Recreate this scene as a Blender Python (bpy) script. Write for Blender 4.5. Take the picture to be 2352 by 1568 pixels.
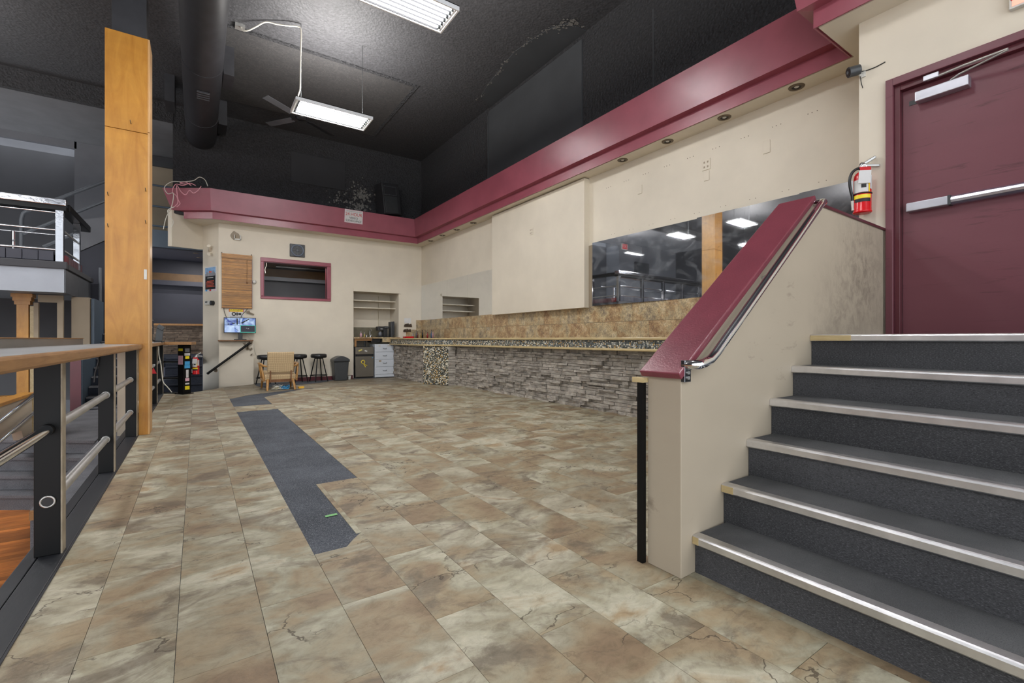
import bpy, bmesh, math, random
from mathutils import Vector, Matrix
random.seed(7)
for _o in list(bpy.data.objects): bpy.data.objects.remove(_o, do_unlink=True)
SC = bpy.context.scene
COL = SC.collection
PI = math.pi

# ------------------------------------------------------------ camera
F_PX = 1067.0
YAW = math.atan(724.0 / F_PX)
cd = bpy.data.cameras.new('camera'); cam = bpy.data.objects.new('camera', cd); COL.objects.link(cam)
cd.sensor_width = 36.0; cd.sensor_fit = 'HORIZONTAL'; cd.lens = 36.0 * F_PX / 2352.0
cam.location = (0, 0, 1.07); cam.rotation_euler = (PI / 2, 0, -YAW)
cd.shift_y = -6.0 / 2352.0
cd.clip_start = 0.02
SC.camera = cam
# ------------------------------------------------------------ world, exposure
W = bpy.data.worlds.new('world'); SC.world = W; W.use_nodes = True
bg = W.node_tree.nodes['Background']; bg.inputs[0].default_value = (0.90, 0.95, 1.0, 1); bg.inputs[1].default_value = 0.62
VS = SC.view_settings
VS.view_transform = 'Standard'; VS.look = 'None'; VS.exposure = 2.12; VS.gamma = 1.0; VS.use_curve_mapping = False
TUBE_EMIT = 36.0
UP_W = 32.0
# area lamps: stair spots, uplights of the fixtures and one added fill
def area(name, loc, sx, sy, watt, rot=(0, 0, 0), col=(1, 0.97, 0.93), spread=PI):
    l = bpy.data.lights.new(name, 'AREA'); l.shape = 'RECTANGLE'; l.size = sx; l.size_y = sy
    l.energy = watt; l.color = col; l.spread = spread
    o = bpy.data.objects.new(name, l); COL.objects.link(o); o.location = loc; o.rotation_euler = rot
    return o
area('back_room_fill', (2.1, 13.02, 3.03), 1.0, 0.06, 7)  # unseen fill added above the window to brighten the room behind it
area('stair_spot_lamp', (-0.02, 13.9, 3.17), 0.06, 0.06, 4.5)
area('stair_spot_lamp', (0.05, 14.6, 3.17), 0.06, 0.06, 4.5)

# ------------------------------------------------------------ helpers
def lin(c):
    return tuple((x / 255 / 12.92) if x / 255 <= 0.04045 else ((x / 255 + 0.055) / 1.055) ** 2.4 for x in c)
class MB:
    def __init__(s): s.v = []; s.f = []; s.sm = []
    def add(s, vs, fs, smooth=False):
        n = len(s.v); s.v += [tuple(p) for p in vs]
        for f in fs: s.f.append(tuple(i + n for i in f)); s.sm.append(smooth)
        return s
    def box(s, x0, x1, y0, y1, z0, z1):
        v = [(x0, y0, z0), (x1, y0, z0), (x1, y1, z0), (x0, y1, z0), (x0, y0, z1), (x1, y0, z1), (x1, y1, z1), (x0, y1, z1)]
        return s.add(v, [(0, 3, 2, 1), (4, 5, 6, 7), (0, 1, 5, 4), (1, 2, 6, 5), (2, 3, 7, 6), (3, 0, 4, 7)])
    def obb(s, c, size, R=None):
        hx, hy, hz = size[0] / 2, size[1] / 2, size[2] / 2
        m = MB().box(-hx, hx, -hy, hy, -hz, hz)
        R = R or Matrix.Identity(3)
        return s.add([Vector(c) + R @ Vector(p) for p in m.v], m.f)
    def extrude(s, poly, vec):
        n = len(poly); vec = Vector(vec)
        a = [Vector(p) for p in poly]; b = [p + vec for p in a]
        nrm = Vector((0, 0, 0))
        for i in range(n): nrm += a[i].cross(a[(i + 1) % n])
        fl = nrm.dot(vec) > 0
        fs = [tuple(range(n)), tuple(range(2 * n - 1, n - 1, -1))]
        for i in range(n): j = (i + 1) % n; fs.append((j, i, n + i, n + j))
        if fl: fs = [tuple(reversed(f)) for f in fs]
        return s.add(a + b, fs)
    def prism(s, poly, z0, z1):
        return s.extrude([(p[0], p[1], z0) for p in poly], (0, 0, z1 - z0))
    def tube(s, pts, r, n=10, closed=False):
        P = [Vector(p) for p in pts]; m = len(P)
        rs = r if isinstance(r, (list, tuple)) else [r] * m
        T = []
        for i in range(m):
            if closed: t = P[(i + 1) % m] - P[i - 1]
            else: t = P[min(i + 1, m - 1)] - P[max(i - 1, 0)]
            T.append(t.normalized())
        u = T[0].orthogonal().normalized(); rings = []
        for i in range(m):
            u = (u - T[i] * u.dot(T[i])); u = u.normalized() if u.length > 1e-6 else T[i].orthogonal().normalized()
            w = T[i].cross(u)
            rings.append([P[i] + rs[i] * (math.cos(2 * PI * k / n) * u + math.sin(2 * PI * k / n) * w) for k in range(n)])
        vs = [p for rg in rings for p in rg]; fs = []
        for i in range(m if closed else m - 1):
            a = i * n; b = ((i + 1) % m) * n
            for k in range(n): fs.append((a + k, a + (k + 1) % n, b + (k + 1) % n, b + k))
        s.add(vs, fs, True)
        if not closed:
            s.add(rings[0], [tuple(range(n - 1, -1, -1))]); s.add(rings[-1], [tuple(range(n))])
        return s
    def cyl(s, p0, p1, r0, r1=None, n=16):
        return s.tube([p0, p1], [r0, r0 if r1 is None else r1], n)
    def lathe(s, c, prof, n=24, M=None, caps=True):
        c = Vector(c); vs = []
        for r, z in prof:
            for k in range(n):
                p = Vector((r * math.cos(2 * PI * k / n), r * math.sin(2 * PI * k / n), z))
                vs.append(c + (M @ p if M else p))
        fs = []
        for i in range(len(prof) - 1):
            for k in range(n): fs.append((i * n + k, i * n + (k + 1) % n, (i + 1) * n + (k + 1) % n, (i + 1) * n + k))
        s.add(vs, fs, True)
        if caps:
            if prof[0][0] > 1e-4: s.add(vs[:n], [tuple(range(n - 1, -1, -1))])
            if prof[-1][0] > 1e-4: s.add(vs[-n:], [tuple(range(n))])
        return s
    def ell(s, c, r, nu=10, nv=6, M=None):
        c = Vector(c); vs = []; 
        for i in range(1, nv):
            th = PI * i / nv
            for k in range(nu):
                p = Vector((r[0] * math.sin(th) * math.cos(2 * PI * k / nu), r[1] * math.sin(th) * math.sin(2 * PI * k / nu), -r[2] * math.cos(th)))
                vs.append(c + (M @ p if M else p))
        b = Vector((0, 0, -r[2])); t = Vector((0, 0, r[2]))
        vs += [c + (M @ b if M else b), c + (M @ t if M else t)]
        B = len(vs) - 2; T = B + 1; fs = []
        for i in range(nv - 2):
            for k in range(nu): fs.append((i * nu + k, i * nu + (k + 1) % nu, (i + 1) * nu + (k + 1) % nu, (i + 1) * nu + k))
        for k in range(nu):
            fs.append((B, (k + 1) % nu, k)); fs.append((T, (nv - 2) * nu + k, (nv - 2) * nu + (k + 1) % nu))
        return s.add(vs, fs, True)
    def mesh(s, name, mat, off=(0, 0, 0)):
        me = bpy.data.meshes.new(name); o = Vector(off)
        me.from_pydata([tuple(Vector(p) - o) for p in s.v], [], s.f)
        me.polygons.foreach_set('use_smooth', s.sm)
        if mat: me.materials.append(mat)
        me.update(); return me
def cr(pts, k=6):
    """smooth curve through the points"""
    P = [Vector(p) for p in pts]; P = [P[0] * 2 - P[1]] + P + [P[-1] * 2 - P[-2]]; out = []
    for i in range(1, len(P) - 2):
        a, b, c, d = P[i - 1:i + 3]
        for j in range(k):
            t = j / k
            out.append(0.5 * ((2 * b) + (c - a) * t + (2 * a - 5 * b + 4 * c - d) * t * t + (3 * b - a - 3 * c + d) * t ** 3))
    return out + [P[-2]]
def wloc(o):
    p = Vector((0, 0, 0))
    while o: p += Vector(o.location); o = o.parent
    return p
def bevel(o, w, seg=2):
    m = o.modifiers.new('bevel', 'BEVEL'); m.width = w; m.segments = seg; m.limit_method = 'ANGLE'; m.angle_limit = math.radians(40)
def tag(o, label=None, cat=None, group=None, kind=None):
    if label: o['label'] = label
    if cat: o['category'] = cat
    if group: o['group'] = group
    if kind: o['kind'] = kind
    return o
def thing(name, loc, label, cat, group=None):
    o = bpy.data.objects.new(name, None); o.empty_display_size = 0.1; COL.objects.link(o); o.location = loc
    return tag(o, label, cat, group)
def part(name, mb, mat, parent, bev=0, label=None, kind=None):
    me = mb.mesh(name, mat, wloc(parent)); o = bpy.data.objects.new(name, me); COL.objects.link(o); o.parent = parent
    if bev: bevel(o, bev)
    return tag(o, label, None, None, kind)
def single(name, mb, mat, label, cat, group=None, bev=0, kind=None):
    xs = [p[0] for p in mb.v]; ys = [p[1] for p in mb.v]; zs = [p[2] for p in mb.v]
    c = ((min(xs) + max(xs)) / 2, (min(ys) + max(ys)) / 2, min(zs))
    o = bpy.data.objects.new(name, mb.mesh(name, mat, c)); COL.objects.link(o); o.location = c
    if bev: bevel(o, bev)
    return tag(o, label, cat, group, kind)
def struct(name, mb, mat, bev=0, label=None, cat=None):
    o = bpy.data.objects.new(name, mb.mesh(name, mat)); COL.objects.link(o); tag(o, label, cat, None, 'structure')
    if bev: bevel(o, bev)
    return o
def sgroup(name, label=None, cat=None):
    o = bpy.data.objects.new(name, None); COL.objects.link(o); return tag(o, label, cat, None, 'structure')
def copy_tree(o, parent=None):
    c = o.copy(); COL.objects.link(c)
    if parent: c.parent = parent
    for ch in list(o.children): copy_tree(ch, c)
    return c
def text(name, s, size, mat, parent, origin, ux, uy, depth=0.001, align='CENTER', sx=1.0):
    """flat lettering: origin = centre point, ux = reading direction, uy = up direction"""
    cu = bpy.data.curves.new('t', 'FONT'); cu.body = s; cu.size = size; cu.align_x = align; cu.align_y = 'CENTER'; cu.extrude = depth
    cu.resolution_u = 3
    t = bpy.data.objects.new('t', cu); COL.objects.link(t)
    dg = bpy.context.evaluated_depsgraph_get(); me = bpy.data.meshes.new_from_object(t.evaluated_get(dg))
    bpy.data.objects.remove(t, do_unlink=True); bpy.data.curves.remove(cu)
    ux = Vector(ux).normalized(); uy = Vector(uy).normalized(); uz = ux.cross(uy)
    pl = wloc(parent); o0 = Vector(origin)
    for v in me.vertices: v.co = o0 + ux * v.co.x * sx + uy * v.co.y + uz * v.co.z - pl
    me.materials.clear(); me.materials.append(mat); me.name = name
    o = bpy.data.objects.new(name, me); COL.objects.link(o); o.parent = parent
    return o

# ------------------------------------------------------------ materials
def nt(name):
    m = bpy.data.materials.new(name); m.use_nodes = True
    t = m.node_tree; b = t.nodes['Principled BSDF']; return m, t, b
def N(t, typ, **k):
    n = t.nodes.new(typ)
    for a, v in k.items():
        if a.startswith('i_'):
            key = a[2:]; key = int(key) if key.isdigit() else key.replace('_', ' ')
            n.inputs[key].default_value = v
        else: setattr(n, a, v)
    return n
def ramp(t, stops, interp='LINEAR'):
    r = t.nodes.new('ShaderNodeValToRGB'); r.color_ramp.interpolation = interp
    e = r.color_ramp.elements
    while len(e) > 1: e.remove(e[-1])
    e[0].position = stops[0][0]; e[0].color = stops[0][1] if len(stops[0][1]) == 4 else (*stops[0][1], 1)
    for p, c in stops[1:]:
        x = e.new(p); x.color = c if len(c) == 4 else (*c, 1)
    return r
def mixc(t, fac, a, b, mode='MIX'):
    m = t.nodes.new('ShaderNodeMix'); m.data_type = 'RGBA'; m.blend_type = mode
    for sock, val in ((m.inputs[0], fac), (m.inputs[6], a), (m.inputs[7], b)):
        if isinstance(val, (int, float)): sock.default_value = val
        elif isinstance(val, tuple): sock.default_value = (*val[:3], 1)
        else: t.links.new(val, sock)
    return m.outputs[2]
def mth(t, op, a, b=None, clamp=False):
    m = t.nodes.new('ShaderNodeMath'); m.operation = op; m.use_clamp = clamp
    for i, v in enumerate((a, b)):
        if v is None: continue
        if isinstance(v, (int, float)): m.inputs[i].default_value = v
        else: t.links.new(v, m.inputs[i])
    return m.outputs[0]
def coords(t, scale=(1, 1, 1), rot=(0, 0, 0), offset=None):
    g = t.nodes.new('ShaderNodeNewGeometry')
    mp = N(t, 'ShaderNodeMapping'); mp.inputs['Scale'].default_value = scale; mp.inputs['Rotation'].default_value = rot
    t.links.new(g.outputs['Position'], mp.inputs['Vector'])
    if offset is not None: t.links.new(offset, mp.inputs['Location'])
    return mp.outputs[0]
def noise(t, vec, scale, detail=4, rough=0.55, dist=0.0, out='Fac'):
    n = N(t, 'ShaderNodeTexNoise'); n.inputs['Scale'].default_value = scale; n.inputs['Detail'].default_value = detail
    n.inputs['Roughness'].default_value = rough; n.inputs['Distortion'].default_value = dist
    t.links.new(vec, n.inputs['Vector']); return n.outputs[out]
def bump(t, b, h, strength, dist=0.01):
    n = N(t, 'ShaderNodeBump'); n.inputs['Strength'].default_value = strength; n.inputs['Distance'].default_value = dist
    t.links.new(h, n.inputs['Height']); t.links.new(n.outputs[0], b.inputs['Normal'])
def rnd(t):
    a = t.nodes.new('ShaderNodeObjectInfo').outputs['Random']; g = t.nodes.new('ShaderNodeNewGeometry').outputs['Random Per Island']
    return mth(t, 'FRACT', mth(t, 'ADD', a, g))
def M(name, rgb, rough=0.5, metal=0.0, var=0.08, vs=4.0, bmp=0.0, bs=60.0, spec=0.5, scale=(1, 1, 1), rv=0.0, coat=0.0):
    """plain painted / plastic / metal surface with procedural tone variation, relief and gloss variation"""
    m, t, b = nt(name); c = lin(rgb); v = coords(t, scale)
    n = noise(t, v, vs, 5)
    lo = tuple(x * (1 - var) for x in c); hi = tuple(min(1, x * (1 + var)) for x in c)
    r = ramp(t, [(0.3, lo), (0.7, hi)]); t.links.new(n, r.inputs[0])
    out = r.outputs[0]
    if rv: 
        k = rnd(t); out = mixc(t, 1.0, out, ramp_of(t, k, rv), 'MULTIPLY')
    t.links.new(out, b.inputs['Base Color'])
    b.inputs['Roughness'].default_value = rough; b.inputs['Metallic'].default_value = metal
    b.inputs['Specular IOR Level'].default_value = spec; b.inputs['Coat Weight'].default_value = coat
    if bmp: bump(t, b, noise(t, v, bs, 3), bmp, 0.004)
    return m
def ramp_of(t, k, rv):
    r = ramp(t, [(0, (1 - rv,) * 3), (1, (1 + rv,) * 3)]); t.links.new(k, r.inputs[0]); return r.outputs[0]
def scuffed(name, rgb, scuff, amount=0.5, rough=0.5, sc=(1, 1, 1), scale=9.0, thr=0.62, bmp=0.05):
    """paint with worn, dirty patches"""
    m, t, b = nt(name); c = lin(rgb); v = coords(t, sc)
    r = ramp(t, [(0.25, tuple(x * 0.93 for x in c)), (0.75, tuple(min(1, x * 1.05) for x in c))]); t.links.new(noise(t, v, 1.7, 4), r.inputs[0])
    k = ramp(t, [(thr, (0, 0, 0)), (thr + 0.10, (amount,) * 3)]); t.links.new(noise(t, v, scale, 9, 0.68, 0.4), k.inputs[0])
    t.links.new(mixc(t, k.outputs[0], r.outputs[0], lin(scuff)), b.inputs['Base Color'])
    b.inputs['Roughness'].default_value = rough
    if bmp: bump(t, b, noise(t, v, 90, 3), bmp, 0.003)
    return m
def black_rough(name='black_sprayed_insulation', bs=1.0, bd=0.06):
    m, t, b = nt(name); v = coords(t)
    r = ramp(t, [(0.30, lin((46, 46, 48))), (0.62, lin((72, 72, 75)))]); t.links.new(noise(t, v, 26, 6, 0.7), r.inputs[0])
    fl = ramp(t, [(0.725, (0, 0, 0)), (0.76, (1, 1, 1))]); t.links.new(noise(t, v, 17, 3, 0.6), fl.inputs[0])
    fm = ramp(t, [(0.56, (0, 0, 0)), (0.68, (0.75,) * 3)]); t.links.new(noise(t, v, 1.1, 3), fm.inputs[0])
    f = mth(t, 'MULTIPLY', fl.outputs[0], fm.outputs[0])
    t.links.new(mixc(t, f, r.outputs[0], lin((120, 118, 112))), b.inputs['Base Color'])
    b.inputs['Roughness'].default_value = 0.55; b.inputs['Specular IOR Level'].default_value = 0.5
    vo = N(t, 'ShaderNodeTexVoronoi'); vo.inputs['Scale'].default_value = 24; t.links.new(v, vo.inputs['Vector'])
    bump(t, b, mth(t, 'ADD', noise(t, v, 22, 6, 0.75), mth(t, 'MULTIPLY', vo.outputs['Distance'], 0.6)), bs, bd)
    return m
def swirl_black():
    m, t, b = nt('black_swirled_board'); v = coords(t)
    w = noise(t, v, 5, 8, 0.65, 2.5)
    k = ramp(t, [(0.47, (0, 0, 0)), (0.50, (1, 1, 1)), (0.53, (0, 0, 0))]); t.links.new(w, k.inputs[0])
    t.links.new(mixc(t, mth(t, 'MULTIPLY', k.outputs[0], 0.22), lin((60, 59, 60)), lin((118, 116, 112))), b.inputs['Base Color'])
    b.inputs['Roughness'].default_value = 0.7; bump(t, b, noise(t, v, 30, 4), 0.3, 0.01); return m
def floor_tile(name, tint=1.0, dull=0.0):
    m, t, b = nt(name); k = rnd(t)
    off = N(t, 'ShaderNodeCombineXYZ'); t.links.new(mth(t, 'MULTIPLY', k, 41.0), off.inputs[0]); t.links.new(mth(t, 'MULTIPLY', k, 97.0), off.inputs[1])
    v = coords(t, (0.9, 1.25, 1), (0, 0, 0.25), off.outputs[0])
    c1 = ramp(t, [(0.34, lin((146, 126, 104))), (0.44, lin((162, 146, 122))), (0.52, lin((166, 160, 142))), (0.62, lin((196, 192, 177))), (0.70, lin((172, 152, 124)))])
    t.links.new(noise(t, v, 2.1, 5, 0.55, 0.7), c1.inputs[0])
    dk = ramp(t, [(0.53, (0, 0, 0)), (0.62, (0.70, 0.70, 0.70))]); t.links.new(noise(t, v, 2.6, 8, 0.66, 0.9), dk.inputs[0])
    b1 = mixc(t, dk.outputs[0], c1.outputs[0], lin((112, 100, 88)))
    c2 = ramp(t, [(0.34, (0.74, 0.72, 0.69)), (0.50, (1.0, 1.0, 1.0)), (0.66, (1.14, 1.14, 1.13))]); t.links.new(noise(t, v, 14, 8, 0.72, 0.6), c2.inputs[0])
    c3 = ramp(t, [(0, (0.90, 0.88, 0.86)), (0.5, (0.98, 0.98, 0.96)), (1, (1.05, 1.07, 1.05))]); t.links.new(mth(t, 'FRACT', mth(t, 'MULTIPLY', k, 7.31)), c3.inputs[0])
    col = mixc(t, 1.0, mixc(t, 1.0, b1, c2.outputs[0], 'MULTIPLY'), c3.outputs[0], 'MULTIPLY')
    col = mixc(t, 1.0, col, (0.83, 0.80, 0.745), 'MULTIPLY')
    vo = N(t, 'ShaderNodeTexVoronoi'); vo.feature = 'DISTANCE_TO_EDGE'; vo.inputs['Scale'].default_value = 2.3
    wv = N(t, 'ShaderNodeVectorMath'); wv.operation = 'ADD'; t.links.new(v, wv.inputs[0])
    ns = N(t, 'ShaderNodeTexNoise'); ns.inputs['Scale'].default_value = 6; ns.inputs['Detail'].default_value = 6; t.links.new(v, ns.inputs['Vector'])
    sc = N(t, 'ShaderNodeVectorMath'); sc.operation = 'SCALE'; sc.inputs['Scale'].default_value = 0.35; t.links.new(ns.outputs['Color'], sc.inputs[0])
    t.links.new(sc.outputs[0], wv.inputs[1]); t.links.new(wv.outputs[0], vo.inputs['Vector'])
    cr = ramp(t, [(0.0, (1, 1, 1)), (0.004, (1, 1, 1)), (0.010, (0, 0, 0))]); t.links.new(vo.outputs[0], cr.inputs[0])
    mk = ramp(t, [(0.50, (0, 0, 0)), (0.56, (1, 1, 1))]); t.links.new(noise(t, v, 1.9, 2), mk.inputs[0])
    cf = mth(t, 'MULTIPLY', cr.outputs[0], mth(t, 'MULTIPLY', mk.outputs[0], 0.8))
    col = mixc(t, cf, col, lin((70, 58, 46)))
    if dull: col = mixc(t, dull, col, lin((112, 102, 90)))
    t.links.new(col, b.inputs['Base Color'])
    b.inputs['Roughness'].default_value = 0.55; b.inputs['Specular IOR Level'].default_value = 0.35
    bump(t, b, mth(t, 'SUBTRACT', noise(t, v, 22, 6, 0.65, 0.8), mth(t, 'MULTIPLY', cf, 0.6)), 0.6, 0.005)
    return m
def carpet(name, rgb, speck=(150, 150, 152), amt=0.5, sc=(1, 1, 1), s=170):
    m, t, b = nt(name); v = coords(t, sc); c = lin(rgb)
    r = ramp(t, [(0.35, tuple(x * 0.75 for x in c)), (0.65, tuple(x * 1.2 for x in c))]); t.links.new(noise(t, v, 2.2, 4), r.inputs[0])
    k = ramp(t, [(0.52, (0, 0, 0)), (0.66, (amt,) * 3)]); t.links.new(noise(t, v, s, 2, 0.7), k.inputs[0])
    d = ramp(t, [(0.36, (1, 1, 1)), (0.48, (0, 0, 0))]); t.links.new(noise(t, v, s * 0.8, 2, 0.7), d.inputs[0])
    col = mixc(t, k.outputs[0], r.outputs[0], lin(speck)); col = mixc(t, mth(t, 'MULTIPLY', d.outputs[0], 0.5), col, tuple(x * 0.35 for x in c))
    t.links.new(col, b.inputs['Base Color'])
    b.inputs['Roughness'].default_value = 0.95; b.inputs['Specular IOR Level'].default_value = 0.1
    bump(t, b, noise(t, v, s * 1.4, 2), 0.5, 0.004); return m
def wood(name, c0, c1, sc=(14, 14, 1.0), rough=0.4, rv=0.0, s=2.0):
    m, t, b = nt(name); v0 = coords(t, sc); 
    n1 = noise(t, v0, s, 6, 0.6, 0.8)
    r = ramp(t, [(0.3, lin(c0)), (0.7, lin(c1))]); t.links.new(n1, r.inputs[0]); col = r.outputs[0]
    v1 = coords(t); k = ramp(t, [(0.35, (0.9, 0.88, 0.85)), (0.65, (1.06, 1.06, 1.05))]); t.links.new(noise(t, v1, 2.6, 5, 0.6, 1.0), k.inputs[0])
    col = mixc(t, 1.0, col, k.outputs[0], 'MULTIPLY')
    if rv: col = mixc(t, 1.0, col, ramp_of(t, rnd(t), rv), 'MULTIPLY')
    t.links.new(col, b.inputs['Base Color']); b.inputs['Roughness'].default_value = rough
    bump(t, b, n1, 0.06, 0.004); return m
def granite():
    m, t, b = nt('brown_granite_laminate'); k = rnd(t)
    off = N(t, 'ShaderNodeCombineXYZ'); t.links.new(mth(t, 'MULTIPLY', k, 31.0), off.inputs[1])
    v = coords(t, (1, 1, 1), (0, 0, 0), off.outputs[0])
    a = ramp(t, [(0.30, lin((70, 66, 66))), (0.41, lin((124, 114, 104))), (0.48, lin((190, 172, 136))), (0.54, lin((168, 132, 90))), (0.58, lin((134, 92, 62))), (0.63, lin((196, 174, 132))), (0.72, lin((208, 200, 176))), (0.8, lin((120, 112, 106)))])
    t.links.new(noise(t, v, 1.5, 12, 0.76, 0.0), a.inputs[0])
    a2 = ramp(t, [(0.34, lin((66, 62, 60))), (0.45, lin((132, 116, 94))), (0.54, lin((190, 170, 132))), (0.64, lin((216, 206, 182)))]); t.links.new(noise(t, v, 8.0, 12, 0.80, 0.3), a2.inputs[0])
    base = mixc(t, 0.46, a.outputs[0], a2.outputs[0])
    vo = N(t, 'ShaderNodeTexVoronoi'); vo.inputs['Scale'].default_value = 95; t.links.new(v, vo.inputs['Vector'])
    sp = N(t, 'ShaderNodeSeparateColor'); t.links.new(vo.outputs['Color'], sp.inputs[0])
    f = ramp(t, [(0.0, (0.45, 0.43, 0.43)), (0.22, (0.80, 0.78, 0.76)), (0.5, (1.0, 1.0, 1.0)), (0.9, (1.25, 1.22, 1.16))]); t.links.new(sp.outputs[0], f.inputs[0])
    t.links.new(mixc(t, 0.7, base, f.outputs[0], 'MULTIPLY'), b.inputs['Base Color']); b.inputs['Roughness'].default_value = 0.3
    return m
def ledge_stone(name, tint=(1, 1, 1), warm=0.35):
    m, t, b = nt(name); k = rnd(t)
    off = N(t, 'ShaderNodeCombineXYZ'); t.links.new(mth(t, 'MULTIPLY', k, 53.0), off.inputs[0])
    v = coords(t, (1, 1, 2.5), (0, 0, 0), off.outputs[0])
    a = ramp(t, [(0.28, lin((104, 98, 91))), (0.5, lin((158, 150, 140))), (0.72, lin((192, 185, 173)))]); t.links.new(noise(t, v, 9, 8, 0.7), a.inputs[0])
    w = ramp(t, [(0.57, (0, 0, 0)), (0.68, (warm,) * 3)]); t.links.new(noise(t, v, 11, 5, 0.7), w.inputs[0])
    col = mixc(t, w.outputs[0], a.outputs[0], lin((190, 152, 118)))
    col = mixc(t, 1.0, col, ramp_of(t, mth(t, 'FRACT', mth(t, 'MULTIPLY', k, 5.7)), 0.22), 'MULTIPLY')
    col = mixc(t, 1.0, col, tint, 'MULTIPLY')
    t.links.new(col, b.inputs['Base Color']); b.inputs['Roughness'].default_value = 0.8
    bump(t, b, noise(t, v, 28, 8, 0.7), 0.6, 0.008); return m
def pebble():
    m, t, b = nt('river_pebble'); g = t.nodes.new('ShaderNodeNewGeometry').outputs['Random Per Island']
    r = ramp(t, [(0, lin((58, 60, 56))), (0.16, lin((92, 92, 84))), (0.32, lin((214, 206, 186))), (0.5, lin((126, 122, 106))), (0.64, lin((176, 142, 84))), (0.78, lin((228, 222, 206))), (0.9, lin((72, 76, 72)))], 'CONSTANT')
    t.links.new(g, r.inputs[0]); t.links.new(r.outputs[0], b.inputs['Base Color']); b.inputs['Roughness'].default_value = 0.35
    return m
def mirror_mat(name, smudge=0.25, fog=0.10):
    m, t, b = nt(name); v = coords(t, (1, 1, 1.6), (0.5, 0, 0))
    k = ramp(t, [(0.48, (0, 0, 0)), (0.74, (1, 1, 1))]); t.links.new(noise(t, v, 2.2, 6, 0.62, 2.0), k.inputs[0])
    d = mth(t, 'MULTIPLY', k.outputs[0], smudge)
    b.inputs['Base Color'].default_value = (0.80, 0.82, 0.84, 1); b.inputs['Metallic'].default_value = 1.0; b.inputs['Roughness'].default_value = 0.02
    df = N(t, 'ShaderNodeBsdfDiffuse'); df.inputs[0].default_value = (0.45, 0.47, 0.50, 1)
    mx = N(t, 'ShaderNodeMixShader'); t.links.new(mth(t, 'ADD', d, fog * 0.1, True), mx.inputs[0]); t.links.new(b.outputs[0], mx.inputs[1]); t.links.new(df.outputs[0], mx.inputs[2])
    out = [n for n in t.nodes if n.type == 'OUTPUT_MATERIAL'][0]; t.links.new(mx.outputs[0], out.inputs[0])
    return m
def emit(name, rgb, strength, tex=None):
    m, t, b = nt(name); b.inputs['Base Color'].default_value = (*lin(rgb), 1)
    b.inputs['Emission Color'].default_value = (*lin(rgb), 1); b.inputs['Emission Strength'].default_value = strength
    if tex:
        v = coords(t, tex[2]); r = ramp(t, [(0.35, lin(tex[0])), (0.65, lin(tex[1]))]); t.links.new(noise(t, v, tex[3], 3, 0.5, 1.0), r.inputs[0])
        t.links.new(r.outputs[0], b.inputs['Emission Color']); b.inputs['Base Color'].default_value = (0.02, 0.02, 0.02, 1)
    return m
def glass_mat():
    m, t, b = nt('window_glass'); gl = N(t, 'ShaderNodeBsdfGlossy'); gl.inputs['Roughness'].default_value = 0.03
    tr = N(t, 'ShaderNodeBsdfTransparent'); fr = N(t, 'ShaderNodeFresnel'); fr.inputs[0].default_value = 1.1
    mx = N(t, 'ShaderNodeMixShader'); t.links.new(fr.outputs[0], mx.inputs[0]); t.links.new(tr.outputs[0], mx.inputs[1]); t.links.new(gl.outputs[0], mx.inputs[2])
    out = [n for n in t.nodes if n.type == 'OUTPUT_MATERIAL'][0]; t.links.new(mx.outputs[0], out.inputs[0]); return m

CREAM = scuffed('cream_wall_paint', (213, 203, 185), (150, 134, 112), 0.35, 0.6, (1, 1, 1), 5.0, 0.70, 0.04)
KNEE = scuffed('dirty_cream_paint', (188, 175, 156), (92, 78, 64), 0.5, 0.55, (0.6, 0.6, 1.3), 4.2, 0.62, 0.06)
KNEE_S = scuffed('scuffed_stair_wall_paint', (172, 159, 140), (92, 78, 64), 0.5, 0.55, (0.6, 0.6, 1.3), 4.2, 0.62, 0.06)
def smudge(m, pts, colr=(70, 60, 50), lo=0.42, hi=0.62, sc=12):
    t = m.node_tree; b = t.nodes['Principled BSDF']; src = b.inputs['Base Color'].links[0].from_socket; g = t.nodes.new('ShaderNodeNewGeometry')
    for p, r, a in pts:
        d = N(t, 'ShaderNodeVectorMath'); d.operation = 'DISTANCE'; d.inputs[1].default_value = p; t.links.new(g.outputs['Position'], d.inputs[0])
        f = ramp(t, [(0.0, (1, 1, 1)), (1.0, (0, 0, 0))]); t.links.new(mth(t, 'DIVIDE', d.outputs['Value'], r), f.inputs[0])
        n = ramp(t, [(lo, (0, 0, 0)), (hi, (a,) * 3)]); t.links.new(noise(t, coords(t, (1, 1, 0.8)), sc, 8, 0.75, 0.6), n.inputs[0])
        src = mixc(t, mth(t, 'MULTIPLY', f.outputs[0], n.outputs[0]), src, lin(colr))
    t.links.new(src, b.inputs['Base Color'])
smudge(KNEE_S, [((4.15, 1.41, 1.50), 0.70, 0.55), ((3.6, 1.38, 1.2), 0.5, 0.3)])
WINE = M('burgundy_gloss_paint', (146, 76, 88), 0.30, 0, 0.10, 3.0, 0.05, 40)
WINE_DOOR = scuffed('burgundy_door_paint', (108, 60, 68), (66, 32, 38), 0.55, 0.40, (1, 0.22, 2.4), 9.0, 0.60, 0.06)
WINE_LEAF = scuffed('scratched_door_paint', (108, 60, 68), (66, 32, 38), 0.6, 0.40, (1, 0.22, 2.4), 9.0, 0.58, 0.08)
smudge(WINE_LEAF, [((4.715, 0.85, 2.45), 0.55, 1.0), ((4.715, 0.8, 2.2), 0.4, 0.9)], (196, 160, 162), 0.70, 0.73, 20)
WINE_CAP = M('burgundy_cap_paint', (114, 52, 63), 0.28, 0, 0.12, 5.0, 0.25, 110)
WINE_TRIM = M('burgundy_trim_paint', (88, 36, 44), 0.35, 0, 0.12, 5.0)
BLACKR = black_rough()
BLACKC = black_rough('black_sprayed_ceiling', 0.5, 0.02)
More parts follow.
